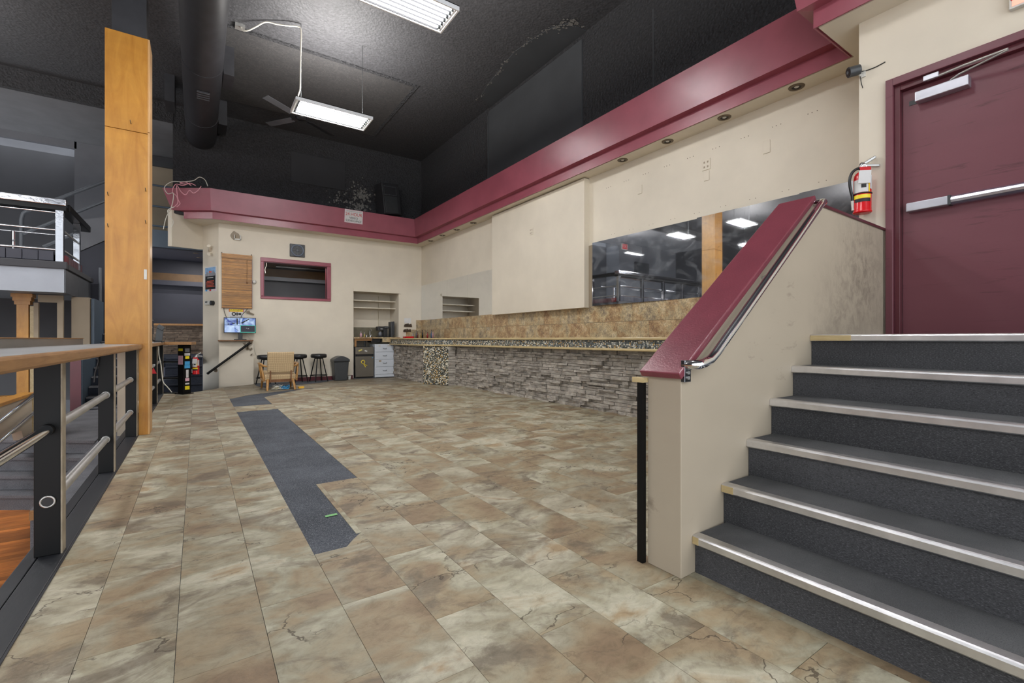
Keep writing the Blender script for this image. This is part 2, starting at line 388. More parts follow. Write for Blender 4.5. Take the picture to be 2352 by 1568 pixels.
BLACKB = M('flat_black_board', (58, 60, 63), 0.7, 0, 0.12, 1.6, 0.05, 30)
PANELDK = M('matt_black_panel', (40, 40, 43), 0.8, 0, 0.12, 1.6)
SWIRL = swirl_black()
DUCT = M('black_duct_paint', (44, 44, 48), 0.5, 0, 0.2, 7, 0.1, 25)
GREYCEIL = M('grey_ceiling_paint', (112, 112, 115), 0.7, 0, 0.12, 2.0)
GREYWALL = M('charcoal_wall_paint', (104, 105, 110), 0.7, 0, 0.10, 1.5)
DARKWALL = M('dark_wall_paint', (60, 60, 64), 0.7, 0, 0.12, 1.5)
NAVYD = M('dark_navy_paint', (40, 41, 52), 0.6, 0, 0.12, 1.5)
NAVY = M('navy_grey_paint', (52, 53, 64), 0.6, 0, 0.12, 1.5)
SLATE = M('slate_blue_paint', (72, 86, 100), 0.5, 0, 0.08, 1.5)
BEIGE = M('beige_wall_paint', (150, 136, 116), 0.7, 0, 0.10, 1.5)
TAN = M('tan_wood_strip', (100, 74, 45), 0.6, 0, 0.2, 5)
FASCIA = M('pale_blue_fascia_paint', (158, 163, 172), 0.5, 0, 0.05, 3)
GREYPANEL = M('grey_metal_panel', (86, 88, 92), 0.4, 0.3, 0.15, 3)
TILE = floor_tile('stone_look_vinyl_tile')
TILE_OLD = floor_tile('dusty_vinyl_tile', 1.0, 0.45)
CARPET = carpet('charcoal_carpet', (84, 87, 93), (146, 149, 155), 0.55)
STEPCARPET_R = carpet('riser_carpet', (76, 76, 78), (126, 126, 128), 0.4, (1, 0.3, 1), 400)
STEPCARPET_T = carpet('tread_carpet', (96, 96, 97), (116, 116, 117), 0.3, (1, 1, 1), 360)
GREYCARPET = carpet('grey_step_carpet', (112, 112, 116), (150, 150, 154), 0.35)
NAVYCARPET = carpet('navy_step_carpet', (50, 54, 64), (90, 92, 100), 0.25)
MAPLE = wood('maple_veneer', (172, 114, 34), (196, 140, 54), (5, 5, 1.0), 0.35)
MAPLE_EDGE = wood('maple_edge', (190, 142, 84), (208, 164, 108), (20, 20, 1.0), 0.4)
OAK = wood('oak_counter_edge', (138, 96, 54), (164, 122, 76), (30, 2, 30), 0.45)
COUNTER = M('grey_counter_laminate', (160, 159, 158), 0.35, 0, 0.15, 3)
UPST = M('grey_brown_upstand', (92, 89, 86), 0.4, 0, 0.15, 3)
ORANGE = wood('orange_hardwood', (170, 94, 42), (214, 138, 70), (2, 26, 20), 0.3, 0.45)
BLACKMET = scuffed('black_painted_steel', (9, 9, 10), (90, 88, 84), 0.8, 0.45, (1, 1, 0.7), 24.0, 0.70, 0.03)
BLACKMET.node_tree.nodes['Principled BSDF'].inputs['Specular IOR Level'].default_value = 0.25
CREAMEDGE = M('worn_cream_edge', (150, 138, 118), 0.5, 0, 0.25, 14)
CURB = scuffed('black_curb_paint', (27, 29, 34), (120, 124, 130), 0.6, 0.5, (1, 0.3, 1), 20.0, 0.64, 0.1)
STEEL = M('brushed_steel_tube', (188, 187, 184), 0.42, 0.85, 0.1, 8)
CHROME = M('polished_chrome', (220, 222, 226), 0.07, 1.0, 0.03, 8)
CHROME_OLD = M('crumpled_chrome_wrap', (150, 151, 155), 0.14, 1.0, 0.05, 8, 0.5, 14)
NOSING = M('scuffed_aluminium_nosing', (224, 224, 226), 0.40, 1.0, 0.14, 9, 0.12, 40)
ALU = M('satin_aluminium', (188, 188, 196), 0.38, 0.85, 0.05, 8)
ALU_BLUE = M('worn_bright_aluminium', (206, 212, 232), 0.28, 1.0, 0.08, 22, 0.1, 30)
GREYPIPE = M('grey_painted_pipe', (96, 100, 106), 0.45, 0, 0.08, 8)
BLACKPL = M('black_plastic', (26, 26, 28), 0.35, 0, 0.1, 20)
SPKR = M('charcoal_speaker_paint', (42, 42, 45), 0.5, 0, 0.1, 12)
BLACKVIN = M('black_vinyl', (28, 28, 30), 0.32, 0, 0.12, 30, 0.1, 90)
DKGREYPL = M('dark_grey_plastic', (58, 60, 62), 0.4, 0, 0.1, 12)
WHITEPL = M('white_plastic', (200, 198, 190), 0.4, 0, 0.05, 12)
WHITEENAM = M('white_enamel', (200, 204, 210), 0.3, 0, 0.03, 10)
REDPAINT = M('red_gloss_paint', (206, 22, 30), 0.25, 0, 0.06, 10)
REDLIGHT = M('red_light_tint', (130, 16, 22), 0.25)  # reflected red light put into the tile colour
REDTAPE = M('red_plastic', (214, 30, 44), 0.4, 0, 0.05, 10)
YELLOW = M('yellow_print', (236, 214, 40), 0.45, 0, 0.04, 10)
PAPER = M('white_paper', (208, 206, 204), 0.7, 0, 0.03, 12)
INK = M('black_ink', (28, 28, 30), 0.6, 0, 0.05, 12)
REDINK = M('red_ink', (188, 34, 40), 0.6, 0, 0.05, 12)
GREYINK = M('grey_ink', (130, 132, 138), 0.6, 0, 0.1, 60)
SKYINK = M('sky_blue_ink', (128, 164, 200), 0.6, 0, 0.25, 14)
ORANGEINK = M('orange_ink', (214, 96, 70), 0.6, 0, 0.2, 60)
BLUEINK = M('blue_ink', (70, 160, 214), 0.5, 0, 0.1, 30)
PINKINK = M('pink_ink', (222, 176, 190), 0.5, 0, 0.1, 30)
GREENTAPE = M('green_tape', (120, 178, 112), 0.6, 0, 0.06, 30)
BAMBOO = wood('bamboo_slat', (118, 74, 28), (202, 148, 78), (3, 3, 70), 0.4, 0.40, 2.0)
FABRIC = M('cream_woven_fabric', (184, 160, 124), 0.9, 0, 0.08, 60, 0.4, 160)
def quilt(m):
    t = m.node_tree; b = t.nodes['Principled BSDF']; src = b.inputs['Base Color'].links[0].from_socket
    ck = N(t, 'ShaderNodeTexChecker'); ck.inputs['Scale'].default_value = 34; ck.inputs[1].default_value = (1.06, 1.06, 1.06, 1); ck.inputs[2].default_value = (0.86, 0.84, 0.80, 1)
    t.links.new(coords(t, (1, 1, 1), (0, PI / 4, 0)), ck.inputs[0]); t.links.new(mixc(t, 1.0, src, ck.outputs[0], 'MULTIPLY'), b.inputs['Base Color'])
quilt(FABRIC)
CHAIRWOOD = wood('chair_oak', (150, 106, 52), (180, 136, 78), (12, 12, 2), 0.4)
CHAIRDARK = wood('chair_brown_frame', (96, 60, 30), (132, 88, 48), (12, 12, 2), 0.5)
DKWOOD = wood('dark_brown_wood', (46, 34, 22), (74, 56, 38), (12, 12, 2), 0.5)
GRANITE = granite()
STONE = ledge_stone('grey_ledge_stone')
BARKSTONE = ledge_stone('brown_wood_slat', (0.44, 0.36, 0.31), 0.3)
PEBBLE = pebble()
GROUT = M('grey_grout', (104, 112, 116), 0.8, 0, 0.1, 20)
GROUT_DK = M('dark_grout', (58, 56, 50), 0.9, 0, 0.1, 20)
BLOND = wood('blond_bar_edge', (180, 158, 114), (204, 184, 140), (20, 1.5, 20), 0.4)
MIRROR = mirror_mat('clean_mirror', 0.04, 0.1)
MIRROR_DIRTY = mirror_mat('smudged_mirror', 0.26, 0.3)
STAINLESS = M('fridge_grey_door', (112, 106, 96), 0.4, 0.4, 0.06, 6)
GLASS = glass_mat()
LAMPWHITE = M('lamp_white_enamel', (236, 238, 240), 0.35, 0, 0.02, 6)
REFL = M('lamp_reflector', (30, 30, 31), 0.9, 0, 0.02, 6, spec=0.0)
TUBE = emit('fluorescent_tube', (255, 255, 255), TUBE_EMIT)
COPPER = M('tarnished_bracket', (112, 100, 84), 0.45, 0.7, 0.2, 20)
STAIN = M('brown_grey_stain', (150, 138, 122), 0.8, 0, 0.1, 20)
PINKCABLE = M('pink_painted_cable', (214, 150, 160), 0.5, 0, 0.05, 20)
WHITECABLE = M('white_cable', (208, 204, 192), 0.5, 0, 0.05, 20)

# ============================================================ SETTING
YB = 12.70; XR = 5.424; XD = 4.665; ZS = 3.75; ZC = 6.25
# --- deck edge and tile regions (plan)
def pl(xs, x):
    if x <= xs[0][0]: return xs[0][1]
    for (a, ya), (b, yb) in zip(xs, xs[1:]):
        if x <= b: return ya + (yb - ya) * (x - a) / (b - a)
    return xs[-1][1]
END = [(-0.55, 11.42), (-0.27, 11.14), (0.09, 11.43), (0.38, 11.95), (1.11, 12.5), (1.12, 12.72), (6, 12.72)]
floor = sgroup('floor')
deck = [(-0.545, -3.2), (5.6, -3.2), (5.6, 12.72), (1.12, 12.72), (1.11, 12.5), (0.38, 11.95), (0.09, 11.43), (-0.27, 11.14), (-0.545, 11.42)]
part('underlay', MB().prism(deck, -0.34, -0.004), CARPET, floor, label='charcoal carpet underlay bared where tiles are missing')
WL = [(1.03, 9.63), (1.83, 10.68), (2.3, 10.74), (3.9, 10.86), (6, 10.9)]      # front tiles stop here
WU = [(0.52, 9.66), (0.73, 10.04), (1.13, 10.38), (1.87, 10.80), (2.3, 10.79), (3.9, 10.90), (6, 10.94)]  # old tiles start here
def clip(poly, a, b):
    """keep the part of poly on the left side of a->b"""
    out = []; n = len(poly)
    sd = lambda p: (b[0] - a[0]) * (p[1] - a[1]) - (b[1] - a[1]) * (p[0] - a[0])
    for i in range(n):
        p, q = poly[i], poly[(i + 1) % n]; sp, sq = sd(p), sd(q)
        if sp >= 0: out.append(p)
        if (sp >= 0) != (sq >= 0):
            u = sp / (sp - sq); out.append((p[0] + (q[0] - p[0]) * u, p[1] + (q[1] - p[1]) * u))
    return out
def parea(p): return abs(sum(p[i][0] * p[(i + 1) % len(p)][1] - p[(i + 1) % len(p)][0] * p[i][1] for i in range(len(p)))) / 2 if len(p) > 2 else 0
def below(poly, xs, x0, x1): return clip(poly, (x1, pl(xs, x1)), (x0, pl(xs, x0)))
def above(poly, xs, x0, x1): return clip(poly, (x0, pl(xs, x0)), (x1, pl(xs, x1)))
TW = 0.2715; TL = 0.60; G = 0.0009
tiles = []
for k in range(-2, 21):
    x0 = -0.06 + TW * k; x1 = x0 + TW
    if x1 < -0.53 or x0 > 5.2: continue
    base = (1.79 if k <= 1 else 1.93) + (0.30 if k % 2 else 0.0)
    strip = k in (2, 3)
    for j in range(-9, 22):
        y0 = base + TL * j; y1 = y0 + TL
        if y1 < -2.6: continue
        spans = [(y0, y1)]
        if strip:
            lo = 2.458 if k == 2 else 3.64
            holes = [(lo, 7.90), (8.53, 9.64)]
            for h0, h1 in holes:
                nx = []
                for a, b2 in spans:
                    if h1 <= a or h0 >= b2: nx.append((a, b2)); continue
                    if a < h0: nx.append((a, h0))
                    if b2 > h1: nx.append((h1, b2))
                spans = nx
        for a, b2 in spans:
            p = [(max(x0 + G, -0.538), a + G), (x1 - G, a + G), (x1 - G, b2 - G), (max(x0 + G, -0.538), b2 - G)]
            p = below(p, END, x0, x1)
            if len(p) < 3 or parea(p) < 0.002: continue
            if x1 <= 0.49: tiles.append((p, TILE)); continue
            f = p
            if x0 < 1.03 - 0.01:
                f = clip(p, (x1, 9.62), (x0, 9.62)) if x0 > 0.47 else p
            else: f = below(p, WL, x0, x1)
            if len(f) > 2 and parea(f) > 0.002: tiles.append((f, TILE))
            g = above(p, WU, x0, x1)
            if len(g) > 2 and parea(g) > 0.002: tiles.append((g, TILE_OLD))
# the cut planks left beside the narrow part of the strip
tiles.append(([(0.727, 2.60), (0.755, 2.60), (0.755, 3.06), (0.727, 3.06)], TILE)); tiles.append(([(0.727, 3.062), (0.755, 3.062), (0.755, 3.64), (0.727, 3.64)], TILE))
tiles.append(([(0.64, 2.459), (0.756, 2.459), (0.756, 2.598), (0.727, 2.57), (0.685, 2.52)], TILE))
SC_, CC_ = math.sin(YAW), math.cos(YAW)
def tkey(e):
    cx = sum(p[0] for p in e[0]) / len(e[0]); cy = sum(p[1] for p in e[0]) / len(e[0])
    d = cx * SC_ + cy * CC_; l = cx * CC_ - cy * SC_
    vis = d > 0.9 and abs(l / d) < 1.2 and 1.07 / d < 0.8
    return (0 if vis else 1, cx * cx + cy * cy)
tiles.sort(key=tkey)
cache = {}
rest = {}
for i, (p, m) in enumerate(tiles):
    x0 = min(q[0] for q in p); y0 = min(q[1] for q in p)
    if i < 300:
        key = (m.name, tuple((round(q[0] - x0, 3), round(q[1] - y0, 3)) for q in p))
        if key not in cache: cache[key] = MB().prism([(q[0] - x0, q[1] - y0) for q in p], -0.0045, 0.0).mesh('tile', m)
        o = bpy.data.objects.new('tile', cache[key]); COL.objects.link(o); o.parent = floor
        o.location = (x0, y0, random.uniform(-0.0004, 0.0004))
    else: rest.setdefault(m.name, (m, MB()))[1].prism(p, -0.0045, 0.0)
for m, mb in rest.values(): part('tile', mb, m, floor, kind='stuff')
# --- ceiling
ceil = struct('ceiling', MB().box(-12, 5.6, -3.2, YB + 0.15, ZC, ZC + 0.2), BLACKC)
part('ceiling_board', MB().box(-0.15, 3.68, 9.0, 11.75, ZC - 0.025, ZC), SWIRL, ceil, label='swirled black ceiling board')
part('ceiling_batten', MB().box(-0.15, 3.75, 8.93, 9.0, ZC - 0.03, ZC), BLACKR, ceil)
part('ceiling_batten', MB().box(3.68, 3.75, 9.0, 11.75, ZC - 0.03, ZC), BLACKR, ceil)
struct('ceiling_gallery', MB().box(-12, -0.445, YB + 0.10, 15.30, 5.86, 5.95).box(-0.445, 1.5, YB + 0.125, 15.30, 5.86, 5.95), GREYCEIL)
struct('wall_bulkhead', MB().box(-12, -0.43, YB - 0.02, YB + 0.1, 5.86, ZC), BLACKR)
FLAKE = M('bare_flaked_plaster', (112, 110, 106), 0.9, 0, 0.2, 30)
def flakes(mb, pts, n, sd, fn, s0=0.012, s1=0.035):
    q_ = random.Random(sd)
    for _ in range(n):
        a, b, sa, sb = q_.choice(pts); u = q_.gauss(a, sa); v_ = q_.gauss(b, sb); r_ = q_.uniform(s0, s1); k_ = q_.randint(5, 7); ph = q_.uniform(0, 6)
        mb.add([fn(u + r_ * q_.uniform(0.5, 1.2) * math.cos(ph + 2 * PI * i / k_), v_ + r_ * q_.uniform(0.4, 1.1) * math.sin(ph + 2 * PI * i / k_)) for i in range(k_)], [tuple(range(k_))])
    return mb
# --- back wall: cream below, black above, with openings for the window and the niche
WX0, WX1, WZ0, WZ1 = 1.345, 2.802, 2.102, 2.945
NX0, NX1, NZ1 = 3.479, 4.735, 2.36
wb = MB()
y0, y1 = YB, YB + 0.12
wb.box(0.417, WX0, y0, y1, -0.35, ZS + 0.1); wb.box(WX0, WX1, y0, y1, -0.35, WZ0); wb.box(WX0, WX1, y0, y1, WZ1, ZS + 0.1)
wb.box(WX1, NX0, y0, y1, -0.35, ZS + 0.1); wb.box(NX0, NX1, y0, y1, NZ1, ZS + 0.1); wb.box(NX1, XR + 0.15, y0, y1, -0.35, ZS + 0.1)
wall_back = struct('wall_back', wb, CREAM)
part('stain', MB().extrude([(0.74 + 0.075 * math.cos(a) * (1 + 0.25 * math.sin(2 * a + 1)), YB, 3.50 + 0.10 * math.sin(a) * (1 + 0.15 * math.cos(3 * a))) for a in [2 * PI * i / 20 for i in range(20)]], (0, -0.003, 0)), STAIN, wall_back, label='unpainted grey brown patch above the blind')
struct('wall_back_upper', MB().box(-0.438, XR + 0.15, y0, y1, ZS + 0.1, ZC), BLACKR)
part('plain_panel', MB().box(1.95, 3.25, YB - 0.02, YB, 5.0, 5.75), PANELDK, bpy.data.objects['wall_back_upper'])
part('flaked_patch', flakes(MB(), [(3.66, 5.0, 0.11, 0.09), (3.62, 4.62, 0.11, 0.07), (3.75, 4.93, 0.08, 0.06), (3.6, 4.9, 0.2, 0.28), (3.3, 4.7, 0.25, 0.12)], 260, 4, lambda u, v: (u, YB - 0.003 - random.random() * 0.006, v)), FLAKE, bpy.data.objects['wall_back_upper'], kind='stuff')
# diagonal pier at the left of the back wall, and the header over the opening
pa, pb, pc = (0.417, 12.70), (0.12, 13.30), (-0.452, 12.66)
def wallseg(a, b, z0a, z0b, z1, th):
    a = Vector((*a, 0)); b = Vector((*b, 0)); n = Vector((-(b - a).y, (b - a).x, 0)).normalized() * th
    if n.y < 0: n = -n
    vs = [(a.x, a.y, z0a), (b.x, b.y, z0b), (b.x, b.y, z1), (a.x, a.y, z1)]
    return MB().extrude(vs, n)
struct('wall_pier', wallseg(pb, pa, -0.35, -0.35, ZS + 0.1, 0.10), CREAM)
struct('wall_header', wallseg(pc, pb, 3.11, 3.20, ZS + 0.165, 0.10), CREAM)
# box under the monitor shelf
bxw = struct('wall_monitor_box', MB().box(0.417, 1.115, 12.56, 12.70, -0.35, 1.02), CREAM)
part('access_panel', MB().box(0.43, 0.985, 12.552, 12.56, 0.03, 0.99), CREAM, bxw)
part('kick_board', MB().box(0.43, 0.985, 12.545, 12.56, -0.03, 0.06), CREAM, bxw)
# niche
nb = MB().box(NX0 - 0.08, NX1 + 0.08, 13.42, 13.5, 0, NZ1 + 0.1).box(NX0 - 0.08, NX0, YB + 0.12, 13.42, 0, NZ1 + 0.1).box(NX1, NX1 + 0.08, YB + 0.12, 13.42, 0, NZ1 + 0.1)
nb.box(NX0 - 0.08, NX1 + 0.08, YB + 0.12, 13.5, NZ1, NZ1 + 0.1)
niche = struct('wall_niche', nb, CREAM)
part('niche_base', MB().box(NX0 - 0.02, NX1 + 0.02, 12.60, 13.42, -0.1, 0.02), GREYPANEL, niche)
part('niche_head_trim', MB().box(NX0 - 0.02, NX1 + 0.05, YB - 0.03, YB, NZ1 - 0.01, NZ1 + 0.06), CREAM, niche)
for z in (1.92, 2.12): part('niche_shelf', MB().box(NX0, NX1, 12.95, 13.42, z, z + 0.025), CREAM, niche)
part('shelf_bracket', MB().box(4.38, 4.41, 13.36, 13.42, 1.3, 2.3).box(4.385, 4.405, 13.1, 13.4, 1.9, 1.92), CREAM, niche)
part('niche_splash', MB().box(3.68, 4.66, 13.40, 13.42, 1.115, 1.40), M('olive_grey_splash', (108, 102, 84), 0.4, 0, 0.15, 9), niche)
# right wall
wr = struct('wall_right', MB().box(XR, XR + 0.15, 1.614, YB, -0.1, ZS + 0.1), CREAM)
wru = struct('wall_right_upper', MB().box(XR, XR + 0.15, -3.2, YB, ZS + 0.1, ZC), BLACKR)
part('wall_board', MB().box(XR - 0.025, XR, 5.855, 8.895, ZS + 0.1, 6.15), BLACKB, wru, label='smooth black board')
part('board_edge_strip', MB().box(XR - 0.04, XR, 8.88, 8.92, ZS + 0.1, 6.05), BLACKB, wru)
ARC = [(5.42, 8.9), (5.02, 8.6), (4.90, 8.1), (4.83, 7.6), (4.77, 7.2), (4.74, 6.9), (4.77, 6.6), (4.81, 6.37), (4.86, 6.1), (4.95, 5.9), (5.06, 5.78), (5.42, 5.76)]
part('torn_patch', MB().prism(ARC, ZC - 0.012, ZC), BLACKB, ceil, label='smooth patch with torn edge')
part('torn_edge_flakes', flakes(MB(), [(x, y, 0.025, 0.08) for x, y in ARC[1:-1]] + [(5.0, 5.82, 0.06, 0.1), (5.15, 5.72, 0.1, 0.04)] * 3, 170, 9, lambda u, v: (u, v, ZC - 0.015 - random.random() * 0.006), 0.008, 0.028), FLAKE, ceil, kind='stuff')
part('wall_seam', MB().box(XR - 0.006, XR, 4.37, 4.39, 4.35, 5.8), BLACKB, wru)
part('bump_out', MB().box(XR - 0.12, XR, 5.688, 8.591, 1.59, ZS - 0.02), CREAM, wr)
part('bump_out_edge', MB().box(XR - 0.02, XR, 5.557, 5.688, 1.6, 2.62), BEIGE, wr)
struct('wall_door', MB().box(XD, XR + 0.15, 1.421, 1.614, -0.1, ZS + 0.1).box(XD, XD + 0.2, 0.36, 1.421, 3.165, ZS + 0.1).box(XD, XD + 0.2, -3.2, 0.36, -0.1, ZS + 0.1), CREAM)
# soffit slab between the burgundy band and the walls
sof = [(0.30, 12.36), (5.17, 12.36), (5.17, 1.83), (4.44, 1.83), (4.44, -3.2), (5.57, -3.2), (5.57, 12.8), (0.38, 12.8), (0.12, 13.35), (-0.2, 12.8), (-0.2, 12.70)]
struct('ceiling_soffit', MB().prism(sof, ZS, ZS + 0.12), CREAM)
# burgundy band: one profile swept along the soffit edge
path = [(-0.24, 12.68), (0.289, 12.33), (5.14, 12.33), (5.14, 1.86), (4.41, 1.86), (4.41, -3.2)]
prof = [(0.0, ZS), (0.0, 3.905), (0.09, 3.915), (0.155, 4.385), (-0.20, 4.385), (-0.20, ZS + 0.012), (-0.012, ZS + 0.012), (-0.012, ZS)]
def sweep(path, prof, ends=None):
    P = [Vector((p[0], p[1], 0)) for p in path]; n = len(P); rows = []
    for i in range(n):
        ns = []
        if i > 0: d = (P[i] - P[i - 1]).normalized(); ns.append(Vector((d.y, -d.x, 0)))
        if i < n - 1: d = (P[i + 1] - P[i]).normalized(); ns.append(Vector((d.y, -d.x, 0)))
        nv = ns[0] if len(ns) == 1 else (ns[0] + ns[1]) / (1 + ns[0].dot(ns[1]))
        rows.append([(P[i] + nv * o) + Vector((0, 0, z)) for o, z in prof])
    if ends:
        d = (P[0] - P[1]).normalized()
        rows[0] = [p + d * e for p, e in zip(rows[0], ends)]
    k = len(prof); vs = [p for r in rows for p in r]; fs = []
    for i in range(n - 1):
        for j in range(k): fs.append((i * k + j, i * k + (j + 1) % k, (i + 1) * k + (j + 1) % k, (i + 1) * k + j))
    fs.append(tuple(range(k - 1, -1, -1))); fs.append(tuple(range((n - 1) * k, n * k)))
    return MB().add(vs, fs)
struct('trim_1', sweep(path, prof, [0, 0, 0.2, 0.36, 0.1, 0, 0, 0]), WINE)
# --- far gallery, stairs and sunken hall on the left
struct('wall_gallery', MB().box(-7.2, -2.42, 16.2, 16.3, 1.5, 5.95).box(-2.42, -1.05, 15.3, 15.4, 1.5, 5.95).box(-2.46, -2.42, 15.3, 16.3, 1.5, 5.9).box(-12, -7.2, 15.3, 15.4, 1.5, 5.95).box(-7.2, -2.42, 15.3, 15.4, 5.69, 5.95).box(-7.2, -7.16, 15.3, 16.3, 1.5, 5.7), GREYWALL)
struct('wall_gallery_recess', MB().box(-7.18, -2.46, 16.12, 16.2, 1.5, 5.72), DARKWALL)
struct('wall_gallery_end', MB().box(-1.05, 1.0, 15.3, 15.4, 3.2, 5.69), BEIGE)
struct('trim_2', MB().box(-1.05, 0.4, 15.24, 15.30, 5.58, 5.72), BLACKB)
w3 = sgroup('window_2')
part('window_frame', MB().box(-9.5, -8.35, 15.24, 15.3, 4.05, 5.0), DARKWALL, w3)
part('window_pane', MB().box(-9.42, -8.43, 15.225, 15.24, 4.12, 4.93), BLACKB, w3)
struct('wall_shell', MB().box(-12, 2.0, 17.0, 17.1, -1, ZC).box(-1.05, 0.6, 15.32, 15.4, 5.6, ZC).box(0.62, 0.72, 13.5, 17.0, 3.3, ZC), DARKWALL)
struct('wall_left', MB().box(-12.1, -12, -3.2, 15.4, -0.9, ZC), DARKWALL)
low = sgroup('floor_sunken')
part('subfloor', MB().box(-12, -0.70, -3.2, 12.0, -0.95, -0.86), BLACKB, low)
pb_ = MB(); 
for i in range(46):
    ya = 4.35 + i * 0.082
    o = part('floor_board', MB().box(-4.2 + (i % 3) * 0.11, -1.22, ya, ya + 0.080, -0.86, -0.85), ORANGE, low)
pb_.box(-12, -0.72, -3.2, 4.33, -0.86, -0.85).box(-12, -4.25, 4.33, 8.2, -0.86, -0.85)
part('floor_board', pb_, ORANGE, low, kind='stuff')
struct('wall_deck_edge', MB().box(-0.70, -0.545, -3.2, 11.42, -0.95, -0.012), BLACKB)
cu = sgroup('trim_3')
part('curb_board', MB().box(-0.64, -0.540, -3.2, 11.40, -0.012, 0.006), CURB, cu, 0.004)
part('curb_board', MB().box(-0.70, -0.645, -3.2, 11.40, -0.016, 0.002), CURB, cu, 0.004)
struct('trim_4', MB().box(-0.540, -0.532, -3.2, 11.3, -0.01, 0.004), CURB)
# carpeted ledge beside the deck and the angled carpeted steps
lg = sgroup('floor_ledge')
part('ledge', MB().box(-1.0, -0.70, 4.75, 10.85, -0.86, -0.17), GREYCARPET, lg)
part('ledge_end_block', MB().box(-1.0, -0.72, 4.72, 4.75, -0.24, -0.175), OAK, lg)
def fr(d, t): return (d * (SC_ + CC_ * t), d * (CC_ - SC_ * t))
st = thing('carpeted_steps', (-2.0, 7.5, -0.85), 'grey carpeted steps rising from the orange wood floor to the landing', 'stairs')
for k, (d, z) in enumerate(((5.12, -0.68), (5.28, -0.51), (5.45, -0.34), (5.63, -0.17))):
    pts = []
    for i in range(7):
        t = -1.30 + i * 0.5 / 6
        x, y = fr(d + 0.10 * math.sin(i / 6 * PI), t)
        if x > -1.0: y = y + (x + 1.0) * 0.68; x = -1.0
        pts.append((x, y))
    pts += [(-1.0, 10.85), (-5.2, 10.85)]
    part('step', MB().prism(pts, -0.86 if k == 0 else z - 0.165, z - 0.03), GREYCARPET, st)
    q = [(p[0] - 0.02, p[1] - 0.02) if i < 7 else p for i, p in enumerate(pts)]
    part('tread', MB().prism(q, z - 0.03, z), GREYCARPET, st, 0.01)
# far flight beside the burgundy wall
ff = thing('far_stairs', (-1.2, 12, -0.17), 'dark carpeted flight climbing beside the slate blue wall, seen below the counter', 'stairs')
for k in range(11):
    y = 10.86 + 0.26 * k; z = -0.135 + 0.165 * k
    part('step', MB().box(-1.64, -0.84, y + 0.02, y + 0.30, z - 0.33 if k else -0.17, z - 0.03), NAVYCARPET, ff)
    part('tread', MB().box(-1.64, -0.84, y, y + 0.28, z - 0.03, z), GREYCARPET, ff, 0.008)
struct('wall_burgundy', MB().box(-1.80, -1.66, 10.85, 10.95, -0.17, 0.70), WINE_TRIM)
struct('wall_slate', MB().box(-1.655, -1.645, 10.86, 12.0, -0.17, 0.70).box(-1.690, -1.645, 12.0, 13.1, -0.17, 1.85), SLATE)
struct('wall_cream_return', MB().box(-0.84, -0.70, 7.73, 10.84, -0.17, 0.94), KNEE)
# balcony
bal = thing('balcony', (-6, 12, 1.87), 'balcony with pale blue front and black tiled ledge above the orange column', 'balcony')
part('slab', MB().box(-11.5, -1.90, 11.02, 13.4, 1.87, 2.36), GREYPANEL, bal)
part('front_panel', MB().box(-11.5, -1.90, 11.0, 11.02, 1.87, 2.275), FASCIA, bal, label='pale blue grey front panel')
part('side_panel', MB().box(-1.90, -1.885, 11.02, 12.1, 1.87, 2.275), GREYPANEL, bal)
part('side_panel', MB().box(-1.90, -1.885, 12.11, 13.3, 1.87, 2.275), GREYPANEL, bal)
part('ledge_trim', MB().box(-11.5, -1.86, 10.97, 11.06, 2.275, 2.40).box(-1.93, -1.85, 11.06, 13.4, 2.275, 2.37), DARKWALL, bal, 0.01)
for i in range(34):
    x = -2.035 - 0.192 * i
    part('ledge_tile', MB().box(x - 0.187, x, 11.02, 11.05, 2.41, 2.575), NAVY, bal, 0.008)
for i in range(7):
    y = 11.12 + 0.2 * i
    part('ledge_tile', MB().box(-1.92, -1.895, y, y + 0.19, 2.385, 2.53), (REDLIGHT, WINE_TRIM)[i] if i < 2 else WINE_TRIM, bal, label='tile tinted red for the light reflected on it' if i < 2 else None)  # side tiles coloured red to stand in for a red reflection
part('ledge_core', MB().box(-11.5, -1.925, 11.05, 11.2, 2.36, 2.57).box(-2.1, -1.925, 11.05, 12.5, 2.36, 2.52), DARKWALL, bal)
br = thing('balcony_railing', (-4, 11.05, 2.4), 'mirror polished railing along the balcony edge, capped by a wide chrome rail', 'railing')
part('top_rail', MB().box(-11.5, -1.87, 10.96, 11.16, 3.36, 3.475), CHROME_OLD, br, 0.012)
part('rail_underside', MB().box(-11.5, -1.87, 10.98, 11.16, 3.285, 3.36), BLACKMET, br)
part('side_rail', MB().box(-2.02, -1.85, 11.16, 13.1, 3.31, 3.43), BLACKMET, br, 0.01)
for x in (-1.96, -3.3, -4.6, -5.9, -7.2, -8.5):
    part('post', MB().box(x - 0.052, x + 0.052, 11.0, 11.1, 2.40, 3.29), CHROME_OLD, br, 0.004)
part('post', MB().box(-1.98, -1.885, 12.2, 12.3, 2.40, 3.31), CHROME_OLD, br, 0.004)
for z in (3.25, 2.95, 2.61): part('tube_rail', MB().cyl((-11.5, 11.05, z), (-2.0, 11.05, z), 0.02), CHROME, br)
for z in (2.95, 2.61): part('tube_rail', MB().cyl((-1.93, 11.1, z), (-1.93, 12.25, z), 0.02), STEEL, br)
part('tube_rail', MB().cyl((-11.5, 11.9, 3.0), (-2.0, 11.9, 3.0), 0.015).cyl((-2.72, 11.9, 2.4), (-2.72, 11.9, 3.0), 0.03), CHROME, br)
